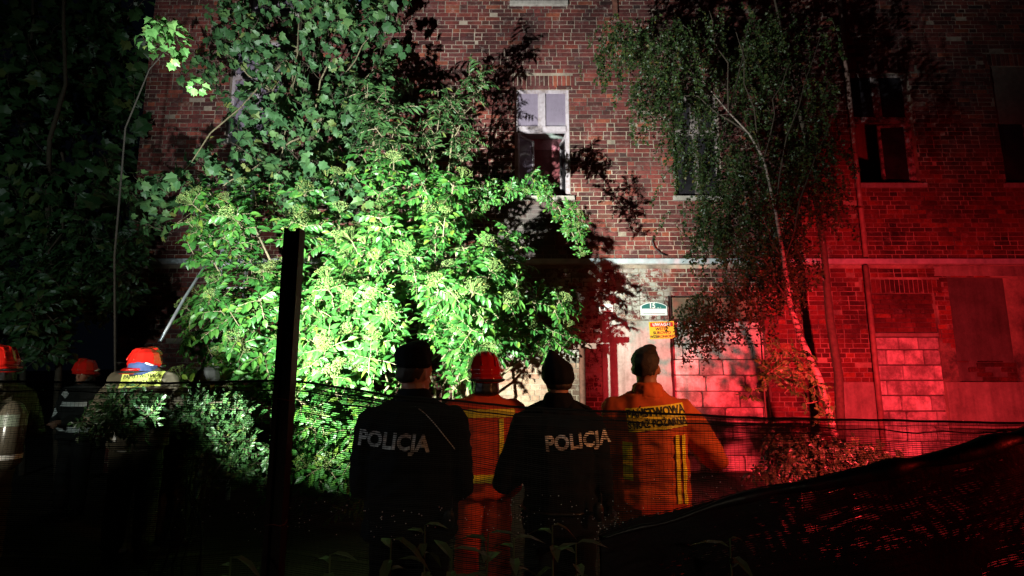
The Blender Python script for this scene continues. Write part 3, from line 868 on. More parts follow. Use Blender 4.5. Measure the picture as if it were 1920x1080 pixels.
VAR = {}
def make_variants(key, fn, n):
    VAR[key] = [fn(i) for i in range(n)]
make_variants("elder", lambda i: two_mat_mesh("leafy_branch", *(lambda a: (a[0], M_ELDER, a[1], M_STEM, a[2], M_FLOWER))(elder_sprig(40 + i, i % 2 == 0))), 12)
make_variants("elder_stuff", lambda i: elder_sprig(80 + i, i % 3 == 0), 6)
make_variants("ash", lambda i: two_mat_mesh("leafy_branch", *(lambda a: (a[0], M_ASH, a[1], M_STEM))(elder_sprig(60 + i, False, M_ASH, .135, .04, 3, 3, .2)[:2])), 6)
def maple_sprig(seed, size=.15, n=9, L=.45):
    random.seed(seed)
    lf, st = MB(), MB()
    pts = [Vector((0, 0, 0))]
    for i in range(5): pts.append(pts[-1] + Vector((uni(-.03, .03), uni(-.03, .03), L / 5)))
    st.tube(pts, [.006, .005, .005, .004, .003, .002], 4, False)
    for i in range(n):
        t = uni(.15, 1); p = pts[0].lerp(pts[-1], t)
        a = rnd() * 6.283
        d = Vector((math.cos(a), math.sin(a), uni(-.2, .6))).normalized()
        q = p + d * uni(.04, .10)
        st.tube([p, q], .0016, 3, False)
        v, f = maple_leaf(size * uni(.7, 1.15))
        dd = Vector((d.x, d.y, uni(-.6, .1)))
        add_xf(lf, v, f, mat_from(q, dd, (uni(-.5, .5), uni(-.7, .3), 1)))
    return lf, st
make_variants("maple", lambda i: two_mat_mesh("leafy_branch", *(lambda a: (a[0], M_MAPLE, a[1], M_TWIG))(maple_sprig(120 + i))), 8)
M_LIT_TUFT = leaf_mat("lit_tuft_leaf", (0.10, 0.26, 0.07), (0.15, 0.36, 0.10), (0.22, 0.42, 0.13))  # maple green lightened, the tuft's bright lighting painted into its colour
make_variants("young", lambda i: two_mat_mesh("leafy_branch", *(lambda a: (a[0], M_LIT_TUFT, a[1], M_TWIG))(maple_sprig(160 + i))), 5)  # sprigs in the lightened green, for the lit tuft
make_variants("maple_stuff", lambda i: maple_sprig(140 + i), 5)
def birch_strand(seed, n=34, L=.8):
    """hangs down -z from the origin with small leaves"""
    random.seed(seed)
    lf, st = MB(), MB()
    pts = [Vector((0, 0, 0))]; dr = Vector((uni(-.6, .6), uni(-.5, .5), -.4))
    for i in range(8):
        pts.append(pts[-1] + dr.normalized() * L / 8); dr = dr * .72 + Vector((uni(-.2, .2), uni(-.2, .2), -.9))
    st.tube(pts, [.004 - .0004 * i for i in range(9)], 3, False)
    for i in range(n):
        t = rnd() * 7.99; k = int(t); p = pts[k].lerp(pts[k + 1], t - k)
        d = Vector((uni(-1, 1), uni(-1, 1), uni(-1.4, .2))).normalized()
        q = p + d * .02; S_ = uni(.05, .082)
        v = [(0, 0, 0), (-.38 * S_, .35 * S_, .05 * S_), (.38 * S_, .35 * S_, .05 * S_), (0, .4 * S_, -.02 * S_), (0, S_, -.1 * S_)]
        f = [(0, 3, 1), (0, 2, 3), (1, 3, 4), (3, 2, 4)]
        add_xf(lf, v, f, mat_from(q, d, (uni(-1, 1), uni(-1, 1), 1)))
    return lf, st
make_variants("birch", lambda i: two_mat_mesh("hanging_branch", *(lambda a: (a[0], M_BIRCH, a[1], M_TWIG))(birch_strand(200 + i, random.choice((26, 36, 48)), uni(.5, 1.0)))), 12)
make_variants("birch_stuff", lambda i: birch_strand(230 + i, 44, .8), 6)

def place(parent, key, pos, dirv, scale=1.0, name="leafy_branch"):
    me = random.choice(VAR[key])
    o = bpy.data.objects.new(name, me); COL.objects.link(o); o.parent = parent
    o.rotation_mode = 'QUATERNION'
    o.rotation_quaternion = rot_to(dirv, rnd() * 6.283)
    o.location = Vector(pos) - parent.location
    o.scale = (scale,) * 3
    return o
class Bulk:
    """many sprigs joined into one mesh with numpy"""
    def __init__(self): self.V = []; self.F = []; self.MI = []; self.n = 0
    def put(self, tup, pos, dirv, scale=1.0):
        M_ = Matrix.Translation(pos) @ rot_to(dirv, rnd() * 6.283).to_matrix().to_4x4() @ Matrix.Scale(scale, 4)
        A = np.array(M_)
        for k, q in enumerate(tup):
            if q is None or not q.v: continue
            v = np.array([tuple(x) for x in q.v]); v = v @ A[:3, :3].T + A[:3, 3]
            self.V.append(v); n = self.n
            self.F.extend([tuple(i + n for i in f) for f in q.f]); self.MI += [k] * len(q.f)
            self.n += len(v)
    def build(self, name, mats, parent):
        V = np.concatenate(self.V) - np.array(parent.location)
        me = bpy.data.meshes.new(name); me.from_pydata(V.tolist(), [], self.F)
        for x in mats: me.materials.append(x)
        me.polygons.foreach_set("material_index", self.MI); me.update()
        o = bpy.data.objects.new(name, me); COL.objects.link(o); o.parent = parent
        return stuff(o)
def blob_pt(b, shell=0.0):
    """b=(px,py,rx,ry,d,depth): random point in the ellipsoid"""
    while True:
        a, c_, e = uni(-1, 1), uni(-1, 1), uni(-1, 1)
        r = a * a + c_ * c_ + e * e
        if r <= 1 and r >= shell: break
    d = b[4] + e * b[5]
    return P(b[0] + a * b[2], b[1] + c_ * b[3], d), Vector((a, e, -c_))
def clamp_wall(p, lim=D - .28):
    if p.y > lim: p.y = lim - uni(0, .1)
    return p
def limb(mb, a, b, r0, r1, sag=.0, seg=6, wob=.05, n=6):
    pts = []
    for i in range(n + 1):
        t = i / n
        p = Vector(a).lerp(Vector(b), t) + Vector((uni(-1, 1), uni(-1, 1), uni(-.5, .5))) * wob * math.sin(math.pi * t)
        p.z += sag * math.sin(math.pi * t)
        pts.append(p)
    mb.tube(pts, [r0 + (r1 - r0) * i / n for i in range(n + 1)], seg, False)
    return pts

# ------------------------------------------------------------------ elder bush (floodlit)
random.seed(21)
eb = P(700, 900, 6.5)
elder = thing("elder_bush", "huge floodlit elder bush with pale green flower heads behind the two policemen", "bush", (eb.x, 6.5, 0))
blobs = [(790, 560, 175, 160, 6.1, .6), (650, 620, 110, 120, 6.0, .5), (450, 610, 105, 120, 6.1, .5), (470, 410, 125, 75, 6.3, .5),
         (900, 520, 90, 110, 6.4, .5), (1000, 600, 75, 65, 6.7, .35), (760, 430, 95, 70, 6.3, .5), (720, 690, 180, 60, 5.9, .4),
         (620, 800, 120, 120, 5.6, .5), (420, 720, 120, 60, 5.9, .5), (880, 650, 90, 55, 6.3, .4), (580, 480, 100, 80, 6.5, .4),
         (1040, 640, 40, 30, 6.8, .3), (380, 440, 60, 50, 6.2, .3), (720, 350, 55, 60, 6.5, .3), (560, 330, 50, 50, 6.6, .3), (600, 900, 120, 60, 5.6, .4), (820, 380, 70, 50, 6.4, .3)]
wts = [b[2] * b[3] for b in blobs]
st = MB()
tips = []
for i in range(300):
    b = random.choices(blobs, wts)[0]
    for _ in range(12):
        p, nrm = blob_pt(b, .45)
        if noise.noise(p * 1.5) > -.10: break
    p.y = min(p.y, b[4] + b[5] * .15) if rnd() < .75 else p.y
    dv = Vector((nrm.x * .8, nrm.y - .55, nrm.z * .5 + .65))
    o = place(elder, "elder", p - dv.normalized() * .25, dv, uni(.75, 1.2))
    tips.append(p)
# arching branch in front of the window and down beside it
arch = [P(840, 400, 6.6), P(905, 368, 6.7), P(960, 350, 6.75), P(1010, 345, 6.8), P(1045, 385, 6.8), P(1070, 430, 6.8), P(1090, 475, 6.8)]
am = MB(); am.tube(arch, [.018, .016, .014, .012, .01, .008, .006], 6); am.build("arching_limb", M_STEM, elder, True)
arch_o = []
for i in range(34):
    t = uni(.15, 1) * 5.99; k = int(t)
    p = arch[k].lerp(arch[k + 1], t - k) + Vector((uni(-.1, .1), uni(-.1, .1), uni(-.08, .06)))
    place(elder, "elder", p, Vector((uni(-.3, .5), uni(-.9, -.2), uni(-.5, .5))), uni(.42, .68))
bulk = Bulk()
for i in range(330):
    b = random.choices(blobs, wts)[0]
    for _ in range(12):
        p, nrm = blob_pt(b, .0)
        if noise.noise(p * 1.5) > -.16: break
    p.y += uni(.15, .6); clamp_wall(p)
    bulk.put(random.choice(VAR["elder_stuff"]), p, Vector((nrm.x * .6, nrm.y - .3, .7)), uni(.75, 1.15))
bulk.build("inner_foliage", [M_ELDER, M_STEM, M_FLOWER], elder)
for i in range(13):
    a = P(uni(560, 860), 905, 6.6 + uni(-.2, .2)); a.z = 0
    b = blobs[i % len(blobs)]; e = P(b[0], b[1], b[4] + .2)
    limb(st, a, e, .03, .012, .1, 6, .15)
st.build("stems", M_STEM, elder, True)

# ash saplings rising from the bush
sap = [([(762, 430), (748, 345), (722, 215)], "tall ash sapling with a wide fan of leaves left of the window", .95, 20),
       ([(795, 350), (812, 290), (826, 205)], "ash sapling between the fan-leaved sapling and the open window", .8, 13),
       ([(858, 345), (868, 300), (880, 268)], "short ash sapling with pale stem nearest the open window", .6, 7),
       ([(700, 345), (702, 280), (690, 190)], "thin ash sapling hidden among the leaves left of the fan-leaved one", .85, 13),
       ([(838, 348), (850, 240), (905, 150)], "leaning ash sapling reaching highest towards the window top", .7, 13)]
for pts, lab, scl, n in sap:
    dd = uni(6.6, 6.95)
    ps = [P(a, b, dd) for a, b in pts]
    base = Vector((ps[0].x, dd, 0))
    t_ = thing("ash_sapling", lab, "sapling", (base.x, dd, 0), group="ash saplings above the elder bush")
    m = MB(); m.tube([base, base.lerp(ps[0], .6), *ps], [.022, .018, .014, .011, .006], 6); m.build("stem", M_STEM, t_, True)
    for i in range(n):
        t = (i + .5) / n * 1.99; k = int(t); p = ps[k].lerp(ps[k + 1], t - k)
        if t > .7: place(t_, "ash", p - Vector((0, 0, .05)), Vector((uni(-.7, .7), uni(-.7, .1), uni(.3, 1))), scl * uni(1.0, 1.4))
    place(t_, "ash", ps[-1] - Vector((0, 0, .1)), Vector((uni(-.2, .2), -.3, 1)), scl * 1.3)

# ------------------------------------------------------------------ maple (upper left, teal leaves)
random.seed(31)
mb0 = P(560, 900, 7.3)
maple = thing("maple_tree", "maple tree with drooping lobed leaves covering the upper left of the brick wall", "tree", (mb0.x, 7.3, 0))
mbl = [(560, 40, 150, 70, 7.2, .4), (480, 150, 110, 80, 7.1, .4), (620, 170, 90, 80, 7.2, .35), (540, 260, 130, 60, 7.1, .4), (700, 60, 60, 60, 7.2, .3),
       (440, 60, 60, 70, 7.1, .3), (600, 370, 90, 80, 6.8, .3), (520, 330, 90, 50, 6.9, .3), (640, 0, 120, 60, 7.2, .4), (700, 130, 70, 80, 7.3, .3), (640, 230, 70, 60, 7.2, .3), (420, 330, 60, 40, 6.9, .3), (300, 370, 60, 35, 6.3, .2), (330, 420, 45, 30, 6.3, .2)]
mw = [b[2] * b[3] for b in mbl]
tr = MB()
trunk = [Vector((mb0.x, 7.3, 0)), P(570, 600, 7.3), P(545, 420, 7.3), P(585, 250, 7.3), P(560, 90, 7.3), P(575, -120, 7.3)]
tr.tube(trunk, [.07, .06, .05, .04, .03, .02], 8); tr.build("trunk", M_TWIG, maple, True)
lm_ = MB()
for b in mbl:
    s = random.choice(trunk[2:5]); limb(lm_, s, P(b[0], b[1], b[4]), .016, .006, .1, 5, .06)
limb(lm_, trunk[3], P(410, 90, 7.0), .02, .006, .05, 5, .05)
lm_.build("limbs", M_STEM, maple, True)
for i in range(292):
    b = random.choices(mbl, mw)[0]; p, nrm = blob_pt(b)
    clamp_wall(p, D - .35)
    place(maple, "maple", p, Vector((nrm.x * .8 + uni(-.4, .4), -.5 + uni(-.4, .2), uni(-.3, .6))), uni(.5, .95))
bulk = Bulk()
for i in range(80):
    b = random.choices(mbl, mw)[0]; p, nrm = blob_pt(b); p.y += .25; clamp_wall(p, D - .4)
    bulk.put(random.choice(VAR["maple_stuff"]), p, Vector((uni(-1, 1), -.4, uni(-.4, .6))), uni(.6, .9))
bulk.build("inner_foliage", [M_MAPLE, M_TWIG], maple)
# bright sprig over the corner, its strong light put into a paler leaf green
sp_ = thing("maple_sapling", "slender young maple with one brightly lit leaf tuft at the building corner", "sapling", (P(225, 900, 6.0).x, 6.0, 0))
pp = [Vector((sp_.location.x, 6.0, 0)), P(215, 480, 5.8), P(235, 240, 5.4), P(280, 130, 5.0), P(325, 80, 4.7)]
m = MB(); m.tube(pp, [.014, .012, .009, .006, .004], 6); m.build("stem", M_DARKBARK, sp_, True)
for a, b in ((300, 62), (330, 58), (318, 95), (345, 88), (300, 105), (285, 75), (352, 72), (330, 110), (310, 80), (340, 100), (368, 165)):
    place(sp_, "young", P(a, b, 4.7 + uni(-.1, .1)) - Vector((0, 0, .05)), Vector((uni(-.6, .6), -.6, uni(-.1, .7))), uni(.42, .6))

# ------------------------------------------------------------------ dim trees at the left
random.seed(41)
def dim_tree(px, py_list, d, label, key_mats, n, base_px):
    b0 = P(base_px, 900, d)
    t = thing("broadleaf_tree", label, "tree", (b0.x, d, 0), group="unlit trees left of the building")
    m = MB(); top = P(px, -60, d)
    limb(m, (b0.x, d, 0), top, .045, .02, 0, 8, .12, 8)
    m.build("trunk", M_TWIG, t, True)
    m = MB()
    for b in py_list: limb(m, Vector((b0.x, d, 0)).lerp(top, uni(.3, .7)), P(b[0], b[1], b[4]), .02, .006, .1, 5, .08)
    m.build("limbs", M_TWIG, t, True)
    bk = Bulk(); ws_ = [b[2] * b[3] for b in py_list]
    for i in range(n):
        b = random.choices(py_list, ws_)[0]; p, nrm = blob_pt(b)
        bk.put(random.choice(VAR[key_mats]), p, Vector((uni(-1, 1), -.5, uni(-.2, .8))), uni(.9, 1.4))
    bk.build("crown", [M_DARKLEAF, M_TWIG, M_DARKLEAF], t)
dim_tree(225, [(170, 120, 130, 130, 8.8, .6), (90, 60, 100, 90, 8.8, .6), (230, 260, 60, 100, 8.6, .4)], 8.8, "tall thin-stemmed dark tree just left of the building corner", "maple_stuff", 170, 222)
dim_tree(60, [(40, 250, 110, 130, 8.0, .6), (140, 380, 120, 80, 7.6, .6), (30, 430, 90, 80, 7.6, .5)], 8.0, "dark leafy tree at the far left edge under the night sky", "maple_stuff", 170, 40)
dim_tree(120, [(80, 560, 110, 70, 7.0, .5), (190, 540, 70, 60, 7.2, .4), (90, 640, 70, 50, 6.6, .4), (180, 470, 90, 60, 7.4, .4)], 7.2, "low dark green tree above the firefighters with yellow-green leaves", "elder_stuff", 120, 110)
# thin bare poles seen at 215 and 225
# shrub in front of the left firefighters, seen through the netting
random.seed(43)
sh = thing("shrub", "dark teal leafy shrub seen through the netting left of the steel post", "bush", (P(330, 900, 3.9).x, 3.9, 0))
bk = Bulk()
for b, n in (((250, 790, 90, 45, 4.2, .2), 22), ((400, 780, 90, 50, 4.7, .3), 26), ((450, 860, 70, 60, 4.7, .3), 22)):
    for i in range(n):
        p, nrm = blob_pt(b); bk.put(random.choice(VAR["elder_stuff"]), p, Vector((uni(-1, 1), -.5, uni(-.2, .7))), uni(.4, .62))
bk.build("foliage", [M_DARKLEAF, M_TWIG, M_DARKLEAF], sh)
m = MB()
for i in range(7): limb(m, (sh.location.x + uni(-.3, .3), 4.0, 0), P(uni(220, 460), uni(830, 880), 4.5), .010, .004, .05, 5, .05)
m.build("stems", M_DARKBARK, sh, True)

# ------------------------------------------------------------------ birch
random.seed(51)
bx = P(1560, 890, 6.3)
birch = thing("birch_tree", "weeping birch with a speckled trunk leaning left in front of the gateway", "tree", (bx.x, 6.3, 0))
tp = [Vector((bx.x, 5.9, 0))] + [P(a, b, 5.9) for a, b in ((1536, 710), (1500, 630), (1480, 565), (1470, 490), (1455, 400), (1432, 298), (1404, 250), (1366, 210))] + [P(a, b, 6.7) for a, b in ((1290, 118), (1200, 60), (1140, 40))]
m = MB(); m.tube(tp, [.042, .038, .034, .030, .024, .018, .015, .011, .009, .006, .005, .004], 9); m.build("trunk", M_BARK, birch, True)
m = MB()
lims = [(5, (1380, 60)), (6, (1480, 120)), (4, (1560, 220)), (7, (1250, 180)), (8, (1330, 20)), (3, (1400, 480)), (4, (1330, 330)), (8, (1420, 0)), (9, (1160, 90)), (5, (1540, 60))]
ltips = []
for k, e in lims:
    pts = limb(m, tp[k], P(e[0], e[1], 6.2 + uni(-.5, .5)), .011, .004, .15, 6, .08); ltips.append(pts)
m.build("limbs", M_TWIG, birch, True)
bb = [(1290, 90, 130, 70, 6.4, .6, 46), (1400, 110, 110, 110, 6.5, .6, 40), (1330, 260, 80, 80, 6.4, .4, 34), (1420, 380, 120, 110, 6.3, .6, 62), (1330, 420, 60, 90, 6.3, .3, 26),
      (1520, 330, 70, 120, 6.4, .5, 26), (1360, 560, 60, 60, 6.2, .3, 18), (1180, 80, 50, 40, 6.3, .3, 10), (1440, 520, 80, 80, 6.2, .4, 20), (1320, 590, 30, 40, 6.1, .2, 8), (1540, 180, 50, 100, 6.4, .4, 12), (1240, 160, 70, 50, 6.3, .3, 18), (1200, 60, 90, 40, 6.5, .3, 14), (1560, 300, 40, 130, 6.6, .3, 14), (1500, 430, 60, 100, 6.5, .3, 18)]
for b in bb:
    for i in range(b[6]):
        p, nrm = blob_pt(b[:6]); p.z += .12
        place(birch, "birch", p, (uni(-.45, .45), uni(-.3, .3), 1), uni(.35, .8), "hanging_branch")
for a, b, s in ((1085, 120, .3), (1130, 60, .4), (1215, 190, .45), (1160, 110, .4), (1235, 300, .35), (1180, 200, .35), (1110, 60, .3), (1300, 600, .55), (1325, 580, .6), (1350, 590, .6), (1310, 640, .45), (1290, 640, .4), (1370, 600, .5)):
    place(birch, "birch", P(a, b, 6.2), (uni(-.1, .1), 0, 1), s, "hanging_branch")
for a, b, s_ in ((1400, 235, .3), (1432, 290, .45), (1455, 330, .4), (1440, 420, .5), (1468, 440, .5), (1470, 520, .45), (1492, 580, .35), (1450, 360, .5), (1420, 260, .4), (1505, 620, .3), (1480, 480, .5)):
    place(birch, "birch", P(a + uni(-14, 14), b, 5.75), (uni(-.15, .15), 0, 1), s_, "hanging_branch")
bk = Bulk()
for i in range(1250):
    b = random.choices(bb, [q[6] for q in bb])[0]; p, nrm = blob_pt(b[:6]); p.y += uni(0, .5); p.z += .12
    if noise.noise(p * 1.6) < -.12: continue
    bk.put(random.choice(VAR["birch_stuff"]), p, (uni(-.5, .5), uni(-.3, .3), 1), uni(.4, .8))
bk.build("inner_foliage", [M_BIRCH, M_TWIG], birch)
# second, dark leaning trunk
bx2 = P(1578, 890, 6.9)
b2 = thing("birch_tree", "dark bare-stemmed young birch leaning beside the downpipe right of the speckled birch", "tree", (bx2.x, 6.9, 0))
m = MB(); m.tube([(bx2.x, 6.9, 0), P(1572, 700, 6.9), P(1556, 600, 6.9), P(1545, 470, 6.9), P(1520, 300, 6.9), P(1470, 80, 6.9), P(1440, -60, 6.9)], [.06, .055, .05, .04, .035, .02, .01], 8)
m.build("trunk", M_TWIG, b2, True)
bk = Bulk()
for i in range(70):
    b = random.choice([(1500, 250, 80, 130, 6.9, .4), (1480, 60, 90, 60, 6.9, .4)]); p, nrm = blob_pt(b)
    bk.put(random.choice(VAR["birch_stuff"]), p, (uni(-.2, .2), uni(-.2, .2), 1), uni(.5, .9))
bk.build("crown", [M_BIRCH, M_TWIG], b2)
# third thin stem
b3x = P(1442, 895, 5.9)
s3 = thing("elder_sapling", "broad-leaved sapling in dark silhouette against the pink blocked gateway", "sapling", (b3x.x, 5.9, 0))
m = MB(); m.tube([(b3x.x, 5.9, 0), P(1436, 780, 5.9), P(1430, 690, 5.9), P(1425, 600, 5.9)], [.012, .01, .009, .006], 6); m.build("stem", M_TWIG, s3, True)
random.seed(53)
for a, b, s in ((1400, 735, .6), (1430, 700, .6), (1470, 720, .7), (1500, 740, .7), (1530, 760, .6), (1450, 680, .7), (1480, 690, .7), (1420, 660, .5), (1510, 715, .6), (1440, 640, .6), (1470, 650, .6), (1500, 670, .6)):
    place(s3, "elder", P(a, b, 5.8) - Vector((0, 0, .1)), Vector((uni(-.6, .6), -.5, uni(-.1, .8))), s)
s4 = thing("elder_shrub", "low dark elder shrub behind the netting below the blocked gateway", "bush", (P(1500, 900, 5.2).x, 5.2, 0))
bk = Bulk()
for i in range(60):
    p, nrm = blob_pt(random.choice([(1480, 840, 60, 35, 5.2, .3), (1560, 850, 70, 30, 5.2, .3), (1500, 880, 90, 30, 5.2, .3), (1640, 855, 25, 15, 5.2, .1)]))
    bk.put(random.choice(VAR["elder_stuff"]), p - Vector((0, 0, .1)), Vector((uni(-1, 1), -.5, uni(0, .8))), uni(.4, .6))
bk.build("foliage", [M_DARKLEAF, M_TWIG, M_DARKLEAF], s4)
m = MB()
for i in range(6): limb(m, (s4.location.x + uni(-.2, .2), 5.25, 0), P(uni(1440, 1620), uni(830, 880), 5.2), .012, .005, .05, 5, .05)
m.build("stems", M_TWIG, s4, True)

# ------------------------------------------------------------------ ladder with prop pole
lad = thing("ladder", "aluminium ladder leaning on the wall behind the left side of the bush", "ladder", (P(360, 700, 6.9).x, 6.9, 0))
lb, lt = P(375, 870, 6.6), P(440, 250, 7.95); lb.z = 0
dx = Vector((.38, 0, 0))
for s in (0, 1):
    m = MB(); m.tube([lb + dx * s, lt + dx * s], .028, 6); m.build("rail", M_ALU, lad)
k = 0
while k < 15:
    t = (k + .6) / 15; a = lb.lerp(lt, t); m = MB(); m.tube([a, a + dx], .018, 6); m.build("rung", M_ALU, lad); k += 1
m = MB(); m.tube([P(300, 640, 5.7), P(345, 560, 6.1), P(408, 462, 6.6)], .017, 8); m.build("prop_pole", M_ALU, lad, True)

# ------------------------------------------------------------------ people
def hull_prim(bm, ells):
    """convex hull of ellipsoids (center, radii)"""
    vs_ = []
    for c_, r in ells:
        if not hasattr(r, '__len__'): r = (r, r, r)
        for i in range(7):
            th = math.pi * i / 6
            for j in range(10 if 0 < i < 6 else 1):
                ph = 2 * math.pi * j / 10
                vs_.append(bm.verts.new((c_[0] + r[0] * math.sin(th) * math.cos(ph), c_[1] + r[1] * math.sin(th) * math.sin(ph), c_[2] + r[2] * math.cos(th))))
    res = bmesh.ops.convex_hull(bm, input=vs_)
    junk = [g_ for g_ in res['geom_interior'] if isinstance(g_, bmesh.types.BMVert)] + [g_ for g_ in res['geom_unused'] if isinstance(g_, bmesh.types.BMVert)]
    bmesh.ops.delete(bm, geom=list(set(junk)), context='VERTS')
def solid(name, prims, mat, parent, voxel=.012, smooth=3, wrinkle=0.0, wscale=9.0, seed=0.0, cut_z=None, wstretch=(1, 1, 1)):
    bm = bmesh.new()
    for p in prims: hull_prim(bm, p)
    me = bpy.data.meshes.new(name); bm.to_mesh(me); bm.free()
    o = bpy.data.objects.new(name, me); COL.objects.link(o)
    r = o.modifiers.new("r", 'REMESH'); r.mode = 'VOXEL'; r.voxel_size = voxel
    if smooth:
        s = o.modifiers.new("s", 'SMOOTH'); s.iterations = smooth; s.factor = .5
    bpy.context.view_layer.update()
    dg = bpy.context.evaluated_depsgraph_get()
    me2 = bpy.data.meshes.new_from_object(o.evaluated_get(dg)); me2.name = name
    bpy.data.objects.remove(o); bpy.data.meshes.remove(me)
    if wrinkle:
        for v in me2.vertices:
            q = Vector((v.co.x * wscale * wstretch[0] + seed, v.co.y * wscale * wstretch[1], v.co.z * wscale * wstretch[2] + seed))
            a = noise.noise(q) + .5 * noise.noise(q * 2.3)
            rid = 1 - abs(noise.noise(q * 1.4 + Vector((5, 5, 5)))) * 2.2
            v.co += v.normal * wrinkle * (.7 * a + .6 * max(0, rid) - .2)
    return link_mesh(name, me2, mat, parent, True)
def project(verts2d, faces, surf, cx, cz, lift=.004, rot=0.0, back=-1, thick=0.0):
    """lay a flat drawing (x right, y up) on the back of a garment, looking along +y"""
    bv = BVHTree.FromPolygons([tuple(v.co) for v in surf.data.vertices], [tuple(p.vertices) for p in surf.data.polygons])
    out = []; c_, s_ = math.cos(rot), math.sin(rot)
    for v in verts2d:
        x = cx + v[0] * c_ - v[1] * s_; z = cz + v[0] * s_ + v[1] * c_
        h = bv.ray_cast(Vector((x, back, z)), Vector((0, 1, 0)))
        y = h[0].y if h[0] else 0
        out.append((x, y - lift, z))
    return out, faces
def grid2d(w_, h_, nx=14, nz=6):
    v = [(-w_/2 + w_ * i / nx, -h_/2 + h_ * j / nz) for j in range(nz + 1) for i in range(nx + 1)]
    f = [(j*(nx+1)+i, j*(nx+1)+i+1, (j+1)*(nx+1)+i+1, (j+1)*(nx+1)+i) for j in range(nz) for i in range(nx)]
    return v, f
def decal(name, vf, surf, cx, cz, mat, parent, lift=.004, rot=0.0):
    lift += .005
    v, f = project(vf[0], vf[1], surf, cx, cz, lift, rot)
    m = MB(); m.add(v, f); return m.build(name, mat, parent, world=False)
def subdivided_text(s, size, bold, sx=1.0, line=1.0, spacing=1.0):
    v, f = text_mesh(s, size, bold, sx=sx, line=line, spacing=spacing)
    bm = bmesh.new(); vv_ = [bm.verts.new(q) for q in v]
    for q in f:
        try: bm.faces.new([vv_[i] for i in q])
        except ValueError: pass
    bmesh.ops.triangulate(bm, faces=bm.faces[:])
    for _ in range(2):
        ed = [e for e in bm.edges if e.calc_length() > .012]
        if ed: bmesh.ops.subdivide_edges(bm, edges=ed, cuts=1); bmesh.ops.triangulate(bm, faces=bm.faces[:])
    bm.verts.ensure_lookup_table(); bm.verts.index_update()
    vo = [tuple(q.co) for q in bm.verts]; fo = [tuple(q.index for q in fc.verts) for fc in bm.faces]; bm.free()
    return vo, fo

M_SKIN = simple("skin", (.32, .15, .10), .5, .12, 14, 0, .1)
M_HAIR = simple("dark_hair", (.028, .02, .016), .6, .4, 40, 0, .8)
M_NAVY = simple("black_navy_cloth", (.0045, .006, .010), .9, .3, 14, 0, .3, .15)
M_NAVY2 = simple("black_trousers", (.004, .005, .007), .9, .3, 14, 0, .3, .15)
M_BOOT = simple("boot_leather", (.01, .01, .01), .45, .2, 20)
M_GOLD = simple("sand_aramid", (.56, .105, .035), .8, .2, 9, 0, .3, .2)
M_GOLDD = simple("orange_aramid", (.58, .07, .025), .8, .2, 9, 0, .3, .2)
M_KHAKI = simple("khaki_aramid", (.075, .065, .042), .8, .2, 9, 0, .3, .2)
M_DARKTURN = simple("dark_turnout", (.03, .03, .028), .8, .3, 9, 0, .3, .2)
M_HELM = simple("red_helmet_shell", (.42, .010, .006), .18, .12, 6, 0, 0, .6)
M_VISOR = simple("dark_rubber", (.012, .012, .012), .4, .2, 9)
M_LIME = simple("lime_reflective", (.66, .78, .16), .45, .08, 9, 0, .1)
M_AMBER = simple("yellow_patch", (.88, .78, .04), .5, .08, 9, 0, .1)
M_SILVER = simple("silver_reflective", (.9, .9, .84), .4, .12, 30, 0, .1)
M_GREYTXT = simple("grey_letter_print", (.60, .60, .58), .5, .6, 28, 0, .1)
M_BLUE = simple("navy_hood", (.035, .06, .16), .8, .2, 12)
M_CORD = simple("white_cord", (.6, .6, .6), .6, .1, 30, 0, 0)

